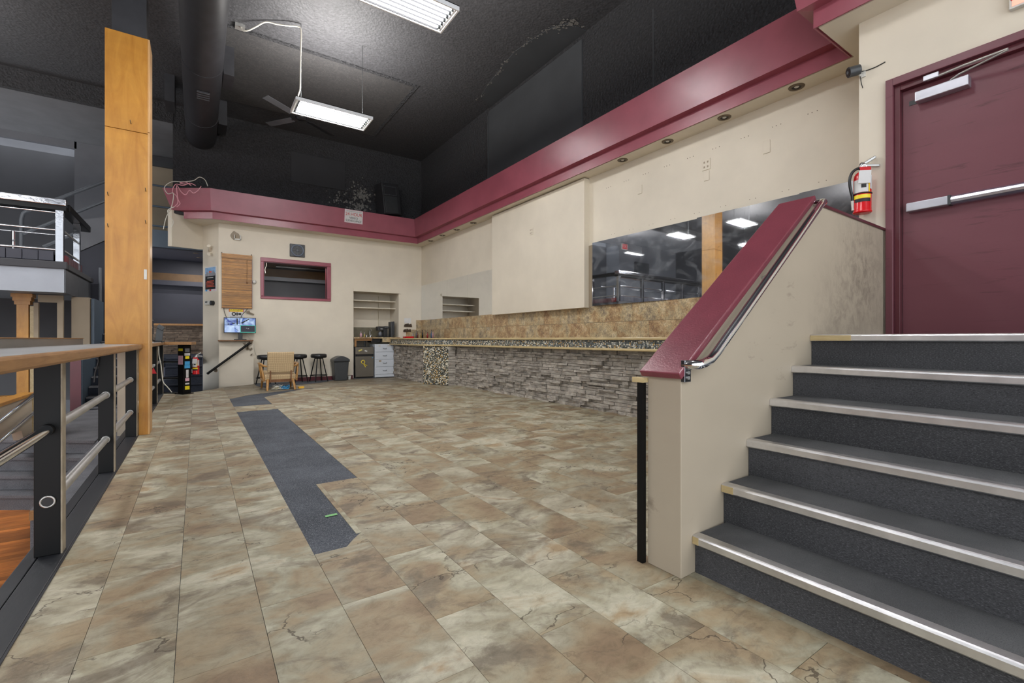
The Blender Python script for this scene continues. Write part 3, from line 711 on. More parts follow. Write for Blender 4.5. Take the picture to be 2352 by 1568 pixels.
# under the balcony
lw = struct('wall_low', MB().box(-5.5, -2.30, 11.70, 11.82, -0.86, 0.02), KNEE)
part('ledge_cap', MB().box(-5.5, -2.26, 11.64, 11.86, 0.02, 0.07), MAPLE, lw, 0.006)
struct('wall_under_gallery', MB().box(-6, -1.8, 13.2, 13.3, -0.2, 1.88), DARKWALL)
oc = thing('square_column', (-2.56, 11.76, 0.07), 'short orange maple column with stepped capital under the balcony', 'column')
part('shaft', MB().box(-2.635, -2.486, 11.70, 11.82, 0.07, 1.87), MAPLE, oc)
part('side_strip', MB().box(-2.475, -2.415, 11.74, 11.80, 0.07, 1.66), BLOND, oc)
for i, (w, z0, z1) in enumerate(((0.100, 1.68, 1.745), (0.118, 1.745, 1.81), (0.136, 1.81, 1.87))):
    part('capital_tier', MB().box(-2.56 - w, -2.56 + w, 11.76 - w + 0.02, 11.76 + w - 0.02, z0, z1), MAPLE, oc)
single('door_casing', MB().box(-2.42, -2.36, 11.70, 11.78, 0.07, 1.72).box(-2.35, -2.02, 11.62, 11.7, 1.73, 1.86).box(-2.10, -2.02, 11.62, 11.7, -0.2, 1.73), BEIGE, 'beige casing round the dark doorway right of the orange column', 'door frame')
single('pier_box', MB().box(-1.955, -1.70, 11.9, 12.9, -0.2, 1.86), BEIGE, 'beige boxed pier holding up the balcony corner', 'pier')
single('drain_pipe', MB().cyl((-1.72, 13.25, 0.2), (-1.72, 13.25, 2.6), 0.03), GREYPIPE, 'peeling grey downpipe beside the beige pier', 'pipe')
# walkway at the back with rails and the sloping stair to it
wk = thing('walkway', (0, 14, 3.2), 'raised walkway with slate blue edge and grey pipe rails behind the orange pillar', 'walkway')
part('deck_edge', MB().box(-1.4, 0.6, 13.6, 13.66, 3.215, 3.61), SLATE, wk)
part('deck', MB().box(-1.4, 1.0, 13.66, 15.3, 3.215, 3.55), NAVY, wk)
for z in (3.70, 4.155, 4.64): part('rail', MB().cyl((-1.7, 13.6, z), (0.4, 13.6, z), 0.022), SLATE, wk)
sr = thing('stair_rail', (-2.4, 14, 3), 'grey pipe handrail sloping up behind the balcony to the walkway', 'handrail')
part('rail', MB().tube([(-3.08, 14, 2.95), (-3.08, 14, 3.60), (-3.05, 14, 3.74), (-2.95, 14, 3.83), (-2.8, 14, 3.94), (-1.70, 14, 4.69)], 0.035), GREYPIPE, sr)
part('rail', MB().cyl((-3.06, 14, 3.30), (-1.70, 14, 4.24), 0.03), GREYPIPE, sr)
part('rail', MB().cyl((-2.75, 14, 3.06), (-1.70, 14, 3.79), 0.03), GREYPIPE, sr)
part('stringer', MB().extrude([(-2.14, 13.5, 2.92), (-1.50, 13.5, 3.36), (-1.50, 13.5, 3.80), (-2.14, 13.5, 3.62)], (0, 1.4, 0)), GREYWALL, sr)
struct('wall_under_stair', MB().extrude([(-2.16, 13.52, 1.0), (-1.30, 13.52, 1.0), (-1.30, 13.52, 3.45), (-1.5, 13.52, 3.34), (-2.16, 13.52, 2.89)], (0, 0.08, 0)), NAVYD)
# dark stair room seen through the opening behind the pier
rm = struct('wall_stair_room', MB().box(-1.6, 1.2, 15.52, 15.6, -0.3, 3.3).box(0.5, 0.6, 13.4, 15.6, -0.3, 3.3), NAVY)
part('tan_strip', MB().box(-1.6, 0.5, 15.40, 15.52, 2.62, 2.82), TAN, rm)
part('dark_beam', MB().box(-1.6, 0.5, 15.30, 15.52, 2.50, 2.62), NAVY, rm)
part('cap_rail', MB().box(-1.6, 0.5, 15.40, 15.52, 1.43, 1.48), OAK, rm)
yy = [0.66 + 0.055 * i for i in range(15)]
for i, z in enumerate(yy[:-1]):
    x = -1.0 - random.uniform(0, 0.3)
    while x < 0.5:
        L = random.uniform(0.18, 0.42); d = random.uniform(0.02, 0.05)
        part('wood_block', MB().box(x, min(x + L - 0.006, 0.5), 15.52 - d, 15.52, z, z + 0.051), BARKSTONE, rm); x += L
struct('ceiling_stair_room', MB().box(-1.6, 0.6, 13.66, 15.6, 3.19, 3.215), NAVY)
struct('floor_lower', MB().box(-0.6, 1.2, 11.0, 13.4, -0.40, -0.20), NAVYCARPET)
ns_ = thing('navy_steps', (-0.1, 12, 0), 'dark navy carpeted steps behind the stickered post', 'stairs')
for k, y in enumerate((11.55, 11.80, 12.05, 12.30)):
    z = 0.17 * (k + 1) - 0.02
    part('riser', MB().box(-0.55, 0.10, y + 0.02, y + 0.4, z - 0.20, z - 0.03), NAVYCARPET, ns_)
    part('tread', MB().box(-0.55, 0.10, y, y + 0.4, z - 0.03, z), NAVYCARPET, ns_, 0.008)
part('landing', MB().box(-0.8, 0.10, 12.7, 15.4, 0.45, 0.655), NAVYCARPET, ns_)
for i, (x, y) in enumerate(((-0.02, 13.9), (0.05, 14.6))):
    d = thing('recessed_spot', (x, y, 3.18), ('brass recessed spot in the dark stair room ceiling, nearer one' if i == 0 else 'brass recessed spot in the dark stair room ceiling, farther one'), 'downlight', 'spots in the stair room')
    part('ring', MB().lathe((x, y, 3.18), [(0.035, 0), (0.06, 0), (0.06, 0.012)], 20), COPPER, d)
    part('lens', MB().lathe((x, y, 3.183), [(0.034, 0), (0.034, 0.008)], 16), WHITEPL, d)
# window in the back wall with its dark room
w1 = sgroup('window_1')
fo = (1.271, 2.899, 2.043, 3.043); fi = (WX0, WX1, WZ0, WZ1)
def rimprism(y0, y1, o, i):
    m = MB(); m.box(o[0], o[1], y0, y1, i[3], o[3]); m.box(o[0], o[1], y0, y1, o[2], i[2]); m.box(o[0], i[0], y0, y1, i[2], i[3]); m.box(i[1], o[1], y0, y1, i[2], i[3]); return m
part('frame', rimprism(YB - 0.03, YB, fo, fi), WINE, w1, 0.012)
part('jamb', rimprism(YB - 0.01, YB + 0.13, (fi[0] - 0.01, fi[1] + 0.01, fi[2] - 0.01, fi[3] + 0.01), (fi[0] + 0.012, fi[1] - 0.012, fi[2] + 0.012, fi[3] - 0.012)), WINE_TRIM, w1)
part('pane', MB().box(fi[0], fi[1], YB + 0.075, YB + 0.081, fi[2], fi[3]), GLASS, w1)
br_ = struct('wall_back_room', MB().box(0.62, 3.38, 14.5, 14.6, 1.2, 3.3).box(0.60, 0.66, YB + 0.12, 14.6, 1.2, 3.3).box(3.32, 3.38, YB + 0.12, 14.6, 1.2, 3.3).box(0.62, 3.38, YB + 0.12, 14.6, 1.2, 1.25), DARKWALL)
part('tan_strip', MB().box(0.66, 3.32, 14.44, 14.5, 2.79, 3.02), TAN, br_)
part('wall_ledge', MB().box(0.66, 3.32, 14.36, 14.5, 2.69, 2.79), GREYWALL, br_)
part('room_ceiling', MB().box(0.62, 3.38, YB + 0.12, 14.6, 3.05, 3.12), TAN, br_)
tf = single('tube_light', MB().cyl((1.72, 13.6, 2.97), (3.2, 13.6, 2.97), 0.035), BLACKPL, 'unlit black tube light seen through the burgundy framed window', 'light fitting')
single('dangling_wire', MB().tube(cr([(1.42, 13.0, 3.03), (1.43, 13.0, 2.9), (1.40, 13.0, 2.8), (1.41, 13.0, 2.7)]), 0.008, 6), WHITECABLE, 'loose white wire hanging in the left corner of the window', 'wire')
# baseboard remains on the back wall
for i, (a, b) in enumerate(((2.05, 2.95), (3.18, 3.46))):
    struct('baseboard_back' + ('' if i == 0 else '_end'), MB().box(a, b, YB - 0.012, YB, 0.0, 0.10), WINE_TRIM)
# ============================================================ KNEE WALL, STAIRS, DOOR (right)
def kyi(x): return 1.288 + 0.052 * (x - 1.785)
KO = 0.185
kn = MB()
kp = [(1.783, 0.0), (4.664, 0.0), (4.664, 1.955), (3.24, 1.940), (1.783, 0.902)]
vi = [(x, kyi(x), z) for x, z in kp]; vo_ = [(x, kyi(x) + KO, z) for x, z in kp]
n5 = len(kp)
kn.add(vi + vo_, [tuple(range(n5)), tuple(range(2 * n5 - 1, n5 - 1, -1))] + [((i + 1) % n5, i, n5 + i, n5 + (i + 1) % n5) for i in range(n5)])
knee = struct('wall_stair', kn, KNEE_S, 0.004)
def slopeboard(x0, z0, x1, z1, t, o0, o1):
    vs = []
    dx, dz = x1 - x0, z1 - z0; L = math.hypot(dx, dz); nx, nz = -dz / L * t, dx / L * t
    a = [(x0, z0), (x1, z1), (x1 + nx, z1 + nz), (x0 + nx, z0 + nz)]
    v = [(x, kyi(x) + o0, z) for x, z in a] + [(x, kyi(x) + o1, z) for x, z in a]
    return MB().add(v, [(0, 1, 2, 3), (7, 6, 5, 4), (1, 0, 4, 5), (2, 1, 5, 6), (3, 2, 6, 7), (0, 3, 7, 4)])
part('cap_board', slopeboard(1.762, 0.890, 3.235, 1.945, 0.034, -0.018, KO + 0.02), WINE_CAP, knee, 0.006, label='burgundy painted cap board')
part('parapet_cap', slopeboard(3.25, 1.925, 4.66, 1.954, 0.02, -0.012, KO + 0.02), WINE_TRIM, knee, 0.004)
single('black_post', MB().box(1.757, 1.782, 1.482, 1.515, 0.0, 0.86), BLACKMET, 'thin black upright strip at the end of the stair wall', 'strip')
single('wood_shim', MB().box(1.75, 1.79, 1.475, 1.54, 0.862, 0.885), BLOND, 'pale wood shim tucked under the burgundy cap board', 'shim')
hr = thing('chrome_handrail', (2.5, 1.27, 0.9), 'polished chrome handrail sloping up the stair wall', 'handrail')
ho = -0.062
hp = [(1.803, kyi(1.80) - 0.003, 0.955), (1.803, kyi(1.80) + ho * 0.7, 0.955), (1.815, kyi(1.8) + ho, 0.956), (1.86, kyi(1.86) + ho, 0.960), (1.915, kyi(1.9) + ho, 0.975), (1.965, kyi(1.96) + ho, 1.004)]
for i in range(1, 13): x = 1.965 + (3.17 - 1.965) * i / 12; hp.append((x, kyi(x) + ho, 1.004 + (1.892 - 1.004) * i / 12))
hp += [(3.215, kyi(3.2) + ho, 1.918), (3.245, kyi(3.2) + ho * 0.7, 1.928), (3.25, kyi(3.2) + ho * 0.3, 1.928), (3.25, kyi(3.2) - 0.001, 1.928)]
part('rail', MB().tube(hp, 0.0215, 16), CHROME, hr)
part('wall_plate', MB().box(1.782, 1.828, kyi(1.8) - 0.02, kyi(1.8), 0.878, 0.975), CHROME_OLD, hr, 0.002)
part('plate_bolt', MB().cyl((1.805, kyi(1.8) - 0.026, 0.92), (1.805, kyi(1.8) - 0.02, 0.92), 0.008).cyl((1.805, kyi(1.8) - 0.026, 0.897), (1.805, kyi(1.8) - 0.02, 0.897), 0.008), STEEL, hr)
part('bracket', MB().cyl((2.55, kyi(2.55) + ho, 1.425), (2.55, kyi(2.55), 1.40), 0.009), CHROME, hr)
# steps
sx = [1.871, 2.121, 2.370, 2.630, 2.908, 3.178]; sz = [0.176, 0.363, 0.548, 0.739, 0.912, 1.097]
stair = thing('staircase', (2.6, 0, 0), 'flight of six charcoal carpeted steps with metal nosings up to the burgundy door', 'stairs')
YE = -2.2
for k in range(6):
    x, z = sx[k], sz[k]; zb = sz[k - 1] if k else 0.0
    xb = (sx[k + 1] + 0.03) if k < 5 else XD + 0.1
    yw = kyi(x) - 0.001
    part('riser', MB().box(x + 0.022, x + 0.06, YE, yw, zb - 0.02 if k else 0.0, z - 0.04), STEPCARPET_R, stair, label='charcoal carpet riser' if k == 0 else None)
    part('tread', MB().box(x + 0.045, xb, YE, yw, z - 0.03, z - 0.002), STEPCARPET_T, stair)
    pr = [(0.0, -0.036), (0.0, -0.010), (0.004, -0.003), (0.010, 0.0), (0.050, 0.0005), (0.050, -0.004), (0.02, -0.006), (0.016, -0.040), (0.004, -0.041)]
    part('nosing', MB().extrude([(x + a, YE, z + b) for a, b in pr], (0, yw - YE, 0)), NOSING, stair, label='dented aluminium nosing' if k == 5 else None)
    if k in (0, 1, 5):
        w = (0.03, 0.06, 0.22)[(0, 1, 5).index(k)]
        part('nosing_paint', MB().box(x - 0.0015, x + 0.003, yw - w, yw - 0.001, z - 0.038, z - 0.006), BLOND, stair)
part('carcass', MB().extrude([(1.93, YE, 0), (4.66, YE, 0), (4.66, YE, 1.06), (3.26, YE, 1.06), (3.26, YE, 0.86), (2.98, YE, 0.70), (2.70, YE, 0.51), (2.44, YE, 0.33), (2.19, YE, 0.14), (1.95, YE, 0.02)], (0, 1.28 - YE, 0)), BLACKB, stair)
# door
d1 = sgroup('door_1', 'burgundy steel exit door at the top of the stairs')
part('frame', MB().box(XD - 0.035, XD + 0.08, 1.372, 1.421, 1.095, 3.165).box(XD - 0.035, XD + 0.08, 0.36, 1.372, 3.105, 3.165).box(XD - 0.035, XD + 0.08, 0.36, 0.41, 1.095, 3.105), WINE_DOOR, d1, 0.004)
part('stop', MB().box(XD + 0.0, XD + 0.08, 1.335, 1.372, 1.095, 3.105).box(XD + 0.0, XD + 0.08, 0.41, 1.335, 3.06, 3.105), WINE_TRIM, d1, 0.003)
part('leaf', MB().box(XD + 0.05, XD + 0.095, 0.41, 1.333, 1.10, 3.06), WINE_LEAF, d1, 0.003)
pb2 = part('panic_bar', MB().box(XD - 0.015, XD + 0.05, 1.045, 1.295, 2.075, 2.142), ALU, d1, 0.006, label='silver push bar')
part('bar_cover', MB().box(XD - 0.018, XD + 0.05, 1.030, 1.047, 2.073, 2.144), DKGREYPL, pb2)
part('push_bar', MB().extrude([(XD + 0.05 - a, 0.46, 2.108 + b) for a, b in ((0, -0.032), (0.045, -0.032), (0.062, -0.018), (0.068, 0), (0.062, 0.018), (0.045, 0.032), (0, 0.032))], (0, 0.57, 0)), ALU_BLUE, pb2)
cl = part('door_closer', MB().box(XD - 0.03, XD + 0.05, 0.93, 1.235, 2.918, 2.994), ALU, d1, 0.005, label='silver door closer')
part('closer_arm', MB().tube([(XD + 0.01, 1.04, 2.994), (XD + 0.005, 1.03, 3.01), (XD - 0.02, 0.98, 3.02), (XD - 0.10, 0.72, 3.035)], 0.008, 8).tube([(XD - 0.02, 1.16, 3.055), (XD - 0.07, 0.95, 3.05), (XD - 0.10, 0.72, 3.042)], 0.009, 8), STEEL, cl)
part('arm_bracket', MB().box(XD - 0.05, XD - 0.03, 1.09, 1.18, 3.045, 3.085), ALU, cl, 0.004)
part('tape', MB().box(XD + 0.047, XD + 0.05, 1.235, 1.29, 2.93, 2.965), DKGREYPL, d1)
# ============================================================ BAR
bar = thing('bar_counter', (4.9, 8, 0), 'long bar counter with stone veneer front and pebble edged top along the mirror wall', 'bar')
CP = [(4.80, 1.7), (4.80, 9.50), (4.42, 10.20), (4.42, 12.64)]
def strip(off0, off1, z0, z1, path=CP):
    P = [Vector((p[0], p[1], 0)) for p in path]; n = len(P)
    def offs(o):
        r = []
        for i in range(n):
            ns = []
            if i > 0: d = (P[i] - P[i - 1]).normalized(); ns.append(Vector((d.y, -d.x, 0)))
            if i < n - 1: d = (P[i + 1] - P[i]).normalized(); ns.append(Vector((d.y, -d.x, 0)))
            nv = ns[0] if len(ns) == 1 else (ns[0] + ns[1]) / (1 + ns[0].dot(ns[1])); r.append(P[i] + nv * o)
        return r
    a, b = offs(off0), offs(off1); mb = MB()
    vs = []
    for p, q_ in zip(a, b): vs += [(p.x, p.y, z0), (q_.x, q_.y, z0), (q_.x, q_.y, z1), (p.x, p.y, z1)]
    fs = []
    for i in range(n - 1):
        for k in range(4): fs.append((4 * i + k, 4 * i + (k + 1) % 4, 4 * i + 4 + (k + 1) % 4, 4 * i + 4 + k))
    fs += [(3, 2, 1, 0), tuple(4 * (n - 1) + k for k in range(4))]
    return mb.add(vs, fs)
part('body', MB().box(5.0, XR, 1.9, YB, 0.0, 0.92).box(4.60, 4.99, 10.3, 12.62, 0.0, 0.92), GROUT_DK, bar)
ctp = [(p[0] + 0.03, p[1]) for p in CP] + [(XR, 12.69), (XR, 1.7)]
part('counter_slab', MB().prism(ctp, 0.925, 1.07), GROUT, bar)
part('top_edge', strip(-0.005, 0.08, 1.055, 1.090), BLOND, bar, 0.010, label='blond wood edge')
part('counter_top', MB().prism([(p[0] + 0.08, p[1]) for p in CP] + [(XR, 12.69), (XR, 1.7)], 1.07, 1.088), GRANITE, bar)
part('bottom_edge', strip(0.0, 0.07, 0.905, 0.940), BLOND, bar, 0.010)
pe = MB(); rr = random.Random(3)
for pa_, pb_2 in zip(CP, CP[1:]):
    a_ = Vector((*pa_, 0)); b_ = Vector((*pb_2, 0)); L_ = (b_ - a_).length; d_ = (b_ - a_).normalized(); an_ = math.atan2(d_.y, d_.x)
    u_ = 1.3 if pa_[1] < 2 else 0.01
    while u_ < L_:
        for j in range(5):
            z = 0.951 + 0.0215 * j + rr.uniform(-0.004, 0.004); s_ = rr.uniform(0.007, 0.012)
            pp_ = a_ + d_ * (u_ + rr.uniform(-0.007, 0.007)); 
            pe.ell((pp_.x + 0.029, pp_.y, z), (s_ * rr.uniform(0.8, 1.5), 0.006, s_), 6, 4, Matrix.Rotation(an_, 3, 'Z') @ Matrix.Rotation(rr.uniform(0, PI), 3, 'Y'))
        u_ += 0.021
part('pebble_edging', pe, PEBBLE, bar, kind='stuff')
# pebble panel and its slanting plinth
A = Vector((4.44, 10.27, 0)); B = Vector((4.78, 9.64, 0)); dv = (B - A); nrm = Vector((dv.y, -dv.x, 0)).normalized()
if nrm.x > 0: nrm = -nrm
part('pebble_backing', MB().extrude([A + Vector((0, 0, 0)), B, B + Vector((0.25, 0.3, 0)), A + Vector((0.3, 0.0, 0))], (0, 0, 0.905)), GROUT_DK, bar)
pp = MB(); L = dv.length; e = dv.normalized(); ang = math.atan2(e.y, e.x)
for i in range(32):
    for j in range(40):
        u = (i + 0.5 + rr.uniform(-0.3, 0.3)) / 32 * L; z = 0.012 + (j + 0.5 + rr.uniform(-0.3, 0.3)) * 0.0222
        s = rr.uniform(0.010, 0.0155)
        R = Matrix.Rotation(ang, 3, 'Z') @ Matrix.Rotation(rr.uniform(0, PI), 3, 'Y')
        pp.ell(A + e * u + nrm * 0.006 + Vector((0, 0, z)), (s * rr.uniform(0.9, 1.4), 0.010, s), 6, 4, R)
part('pebble_panel', pp, PEBBLE, bar, kind='stuff')
# ledge stones: shared unit meshes, scaled
stone_meshes = []
for i in range(14):
    q = random.Random(100 + i); j = lambda a: q.uniform(-a, a)
    f = [(-1 + j(0.1), 0 + j(0.02), 0 + j(0.06)), (-1 + j(0.1), 0.5, 0 + j(0.05)), (-1 + j(0.1), 1 + j(0.02), 0 + j(0.06)),
         (-1 + j(0.1), 0 + j(0.02), 1 + j(0.06)), (-1 + j(0.1), 0.5, 1 + j(0.06)), (-1 + j(0.1), 1 + j(0.02), 1 + j(0.06))]
    f = [(p[0] - (0.25 if k % 3 == 1 else 0) * q.random(), p[1], p[2]) for k, p in enumerate(f)]
    bk = [(0.3, 0, 0), (0.3, 0.5, 0), (0.3, 1, 0), (0.3, 0, 1), (0.3, 0.5, 1), (0.3, 1, 1)]
    mb = MB().add(f + bk, [(0, 3, 4, 1), (1, 4, 5, 2), (0, 1, 7, 6), (1, 2, 8, 7), (3, 9, 10, 4), (4, 10, 11, 5), (0, 6, 9, 3), (2, 5, 11, 8)])
    stone_meshes.append(mb)
stone_data = [m.mesh('stone', STONE) for m in stone_meshes]
stones = []
q = random.Random(11)
def lay(ya, yb, xf, z1=0.905):
    z = 0.0
    while z < z1 - 0.01:
        hrow = min(q.uniform(0.036, 0.070), z1 - z)
        y = ya - q.uniform(0, 0.1)
        while y < yb:
            Ls = q.uniform(0.10, 0.36)
            if q.random() < 0.18 and hrow > 0.045:
                stones.append((xf, y, z, Ls - 0.007, hrow / 2 - 0.004)); stones.append((xf, y, z + hrow / 2, Ls - 0.007, hrow / 2 - 0.004))
            else: stones.append((xf, y, z, Ls - 0.007, hrow - 0.005))
            y += Ls
        z += hrow
lay(3.95, 9.60, 4.99)
lay(10.32, 12.5, 4.59)
stones.sort(key=lambda s: s[1])
stf = MB()
for i, (x, y, z, Ls, h) in enumerate(stones):
    dp = q.choice((0.006, 0.016, 0.026, 0.036, 0.048, 0.062)) + q.uniform(0, 0.01)
    if i < 300:
        o = bpy.data.objects.new('stone', stone_data[i % 14]); COL.objects.link(o); o.parent = bar
        o.location = (x - 4.9, y - 8, z); o.scale = (dp, Ls, h)
    else:
        m = stone_meshes[i % 14]; stf.add([(x + p[0] * dp, y + p[1] * Ls, z + p[2] * h) for p in m.v], m.f)
part('stone', stf, STONE, bar, kind='stuff')
part('stone_return', MB().box(4.80, 5.0, 9.64, 9.72, 0, 0.905), GROUT_DK, bar)
zz = 0.0
while zz < 0.86:
    hh = min(q.uniform(0.05, 0.085), 0.903 - zz); e_ = q.uniform(0.0, 0.02)
    part('stone', MB().box(4.775, 4.945, 9.62 - e_, 9.65, zz, zz + hh - 0.006), STONE, bar); zz += hh
part('side_board', MB().box(4.56, 4.62, 12.5, 12.60, 0.0, 0.9), BEIGE, bar)
# granite backsplash tiles
bs = thing('granite_backsplash', (XR, 7, 1.09), 'brown granite tiled backsplash behind the bar', 'backsplash')
for r_, (z0, z1) in enumerate(((1.083, 1.335), (1.339, 1.612))):
    y = 1.7 - (0.3 if r_ else 0)
    top_y = YB if r_ == 0 else YB
    while y < top_y:
        L_ = 0.61 if (r_ + int(y * 3)) % 2 else 0.46
        part('tile', MB().box(XR - 0.014 - random.uniform(0, 0.002), XR, y, min(y + L_ - 0.002, top_y), z0, z1), GRANITE, bs); y += L_
part('back_wall_tile', MB().box(4.95, XR - 0.015, YB - 0.014, YB, 1.083, 1.335), GRANITE, bs)
part('back_wall_tile', MB().box(5.26, XR - 0.015, YB - 0.014, YB, 1.339, 1.612), GRANITE, bs)
# mirrors
ml = thing('wall_mirror', (XR, 10.7, 1.62), 'seamless wall mirror panels left of the cream bump-out', 'mirror', )
for a, b in ((12.695, 11.02), (11.018, 9.9), (9.898, 8.60)):
    part('pane', MB().box(XR - 0.006, XR - 0.001, b, a, 1.615, 2.615), MIRROR, ml)
mr = thing('smudged_wall_mirror', (XR, 3.6, 1.62), 'smudged wall mirror panels right of the cream bump-out', 'mirror')
tl = math.radians(1.7)
for a, b in ((5.555, 3.645), (3.64, 2.41), (2.405, 1.63)):
    c = ((XR - 0.035), (a + b) / 2, 2.125); 
    part('pane', MB().obb(c, (0.006, a - b, 1.03), Matrix.Rotation(tl, 3, 'Z')), MIRROR_DIRTY, mr)
part('backing', MB().box(XR - 0.004, XR - 0.001, 1.63, 5.555, 1.615, 2.64), BLACKB, mr)
# ============================================================ PILLAR and LEFT RAILING
pil = thing('maple_pillar', (-0.63, 6.78, 0), 'tall square pillar clad in orange maple boards beside the railing', 'column')
px0, px1, py0, py1 = -0.82, -0.437, 6.60, 6.95
part('cladding', MB().box(px0, px1 - 0.018, py0, py0 + 0.02, 1.013, 3.36).box(-0.535, px1 - 0.018, py0, py0 + 0.02, 0.0, 1.0128), MAPLE, pil, 0.002)
part('cladding', MB().box(px0, px1 - 0.018, py0, py0 + 0.02, 3.366, 4.425), MAPLE, pil, 0.002)
part('side_cladding', MB().box(px1 - 0.018, px1, py0, py1, 0.0, 3.38), MAPLE_EDGE, pil, 0.002)
part('side_cladding', MB().box(px1 - 0.018, px1, py0, py1, 3.386, 4.425), MAPLE_EDGE, pil, 0.002)
part('side_cladding', MB().box(px0, px0 + 0.018, py0 + 0.02, py1, 1.013, 4.425), MAPLE_EDGE, pil)
part('back_cladding', MB().box(px0 + 0.018, px1 - 0.018, py1 - 0.02, py1, 1.013, 4.425).box(-0.535, px1 - 0.018, py1 - 0.02, py1, 0.0, 1.0128), MAPLE, pil)
part('label_plate', MB().box(-0.488, -0.462, py0 - 0.006, py0, 1.735, 1.845), WHITEPL, pil)
for x, z in ((-0.60, 3.44), (-0.79, 2.62), (-0.79, 2.28), (-0.47, 2.72), (-0.47, 2.36)):
    part('hook', MB().tube([(x, py0, z), (x, py0 - 0.03, z), (x - 0.005, py0 - 0.035, z + 0.03)], 0.004, 6), COPPER, pil)
single('ceiling_post', MB().box(-0.77, -0.47, 6.66, 6.90, 4.0, ZC), DUCT, 'dark steel post rising from the maple pillar to the ceiling', 'post')
rl = thing('railing', (-0.6, 6, 0), 'black steel railing with grey tube rails along the deck edge', 'railing')
def post(x0, x1, y0, y1, strip=True):
    p = part('post', MB().box(x0, x1 - 0.006, y0, y1, 0.006, 0.955), BLACKMET, rl, 0.003)
    if strip: part('edge_strip', MB().box(x1 - 0.006, x1, y0, y1, 0.006, 0.955), CREAMEDGE, p)
    return p
p1 = post(-0.655, -0.553, 3.165, 3.24)
part('socket', MB().tube([(-0.605 + 0.026 * math.cos(a), 3.160, 0.272 + 0.026 * math.sin(a)) for a in [2 * PI * i / 16 for i in range(16)]], 0.005, 6, True), STEEL, p1, label='empty tube socket')
part('socket_hole', MB().cyl((-0.605, 3.164, 0.272), (-0.605, 3.160, 0.272), 0.022), BLACKPL, p1)
post(-0.645, -0.545, 4.87, 4.94); post(-0.640, -0.540, 6.515, 6.585); p4 = post(-0.640, -0.540, 9.62, 9.72); post(-0.640, -0.540, 11.28, 11.38)
post(-0.655, -0.553, 1.40, 1.48)
tri = part('warning_triangle', MB().extrude([(-0.632, 9.615, 0.50), (-0.548, 9.615, 0.50), (-0.588, 9.615, 0.60)], (0, -0.004, 0)), REDTAPE, p4, label='red triangle sign')
part('sticker', MB().box(-0.60, -0.565, 9.614, 9.619, 0.63, 0.655), PAPER, p4)
for z in (0.625, 0.272):
    for ya, yb in ((3.24, 4.87), (4.94, 6.515), (7.0, 9.62), (9.72, 11.28)):
        part('tube_rail', MB().cyl((-0.598, ya, z), (-0.598, yb, z), 0.0245), STEEL, rl)
        part('tube_collar', MB().cyl((-0.598, yb - 0.03, z), (-0.598, yb, z), 0.028), STEEL, rl)
part('tube_rail', MB().cyl((-0.605, 1.48, 0.625), (-0.605, 3.165, 0.625), 0.0245), CHROME, rl, label='bare chrome tube')
part('tube_collar', MB().cyl((-0.605, 3.12, 0.625), (-0.605, 3.165, 0.625), 0.028), BLACKMET, rl)
# counter on the railing
ct = thing('rail_counter', (-0.75, 6, 0.95), 'narrow drinks counter with worn oak front edge on top of the railing', 'counter')
part('top', MB().box(-0.99, -0.53, 1.50, 11.3, 0.972, 1.012), COUNTER, ct)
part('front_edge', MB().box(-0.53, -0.500, 1.48, 11.1, 0.957, 1.013), OAK, ct, 0.012)
part('near_edge', MB().box(-0.99, -0.53, 1.48, 1.50, 0.957, 1.013), OAK, ct, 0.008)
part('end_top', MB().prism([(-0.56, 10.8), (-0.10, 10.75), (-0.03, 11.15), (-0.56, 11.3)], 0.972, 1.010), COUNTER, ct)
part('end_edge', MB().prism([(-0.50, 10.76), (-0.08, 10.72), (-0.01, 11.16), (-0.05, 11.17), (-0.115, 10.76), (-0.5, 10.80)], 0.957, 1.014), OAK, ct, 0.005)
part('upstand', MB().box(-1.03, -0.99, 1.50, 6.58, 0.97, 1.073), UPST, ct, 0.004, label='grey upstand along the hall side')
part('upstand_cap', MB().box(-1.035, -0.985, 1.50, 6.585, 1.073, 1.079), OAK, ct)
# stickered post at the end
sp = thing('stickered_post', (-0.20, 11.08, 0), 'black square post covered in stickers at the end of the railing', 'post')
R45 = Matrix.Rotation(math.radians(38), 3, 'Z'); C0 = Vector((-0.20, 11.08, 0.48))
part('shaft', MB().obb(C0, (0.15, 0.15, 0.96), R45), BLACKMET, sp, 0.004)
part('foot', MB().obb((-0.20, 11.08, 0.008), (0.22, 0.22, 0.016), R45), BLACKMET, sp)
def stick(face, u, z, w, h, mat):
    # face 0: towards the left front, face 1: towards the right front
    c = R45 @ (Vector((u, -0.0765, 0)) if face == 1 else Vector((-0.0765, u, 0)))
    s = (w, 0.003, h) if face == 1 else (0.003, w, h)
    part('sticker', MB().obb(Vector((-0.20, 11.08, z)) + c, s, R45), mat, sp)
stick(0, 0.0, 0.66, 0.12, 0.17, PINKINK); stick(0, 0.0, 0.86, 0.11, 0.05, YELLOW)
for z, h, w, m in ((0.85, 0.07, 0.09, GREYINK), (0.77, 0.05, 0.11, PAPER), (0.71, 0.05, 0.08, YELLOW), (0.60, 0.07, 0.10, BLUEINK), (0.53, 0.06, 0.11, BLUEINK), (0.42, 0.10, 0.05, PAPER), (0.35, 0.06, 0.05, PAPER), (0.28, 0.06, 0.08, PINKINK), (0.20, 0.03, 0.08, PAPER), (0.12, 0.07, 0.09, YELLOW)):
    stick(1, 0.0, z, w, h, m)
er = thing('end_rail', (-0.4, 11.25, 0), 'short black rail closing the gap beside the stickered post', 'railing')
for z in (0.62, 0.30): part('bar', MB().cyl((-0.56, 11.36, z), (-0.26, 11.13, z), 0.02), BLACKMET, er)
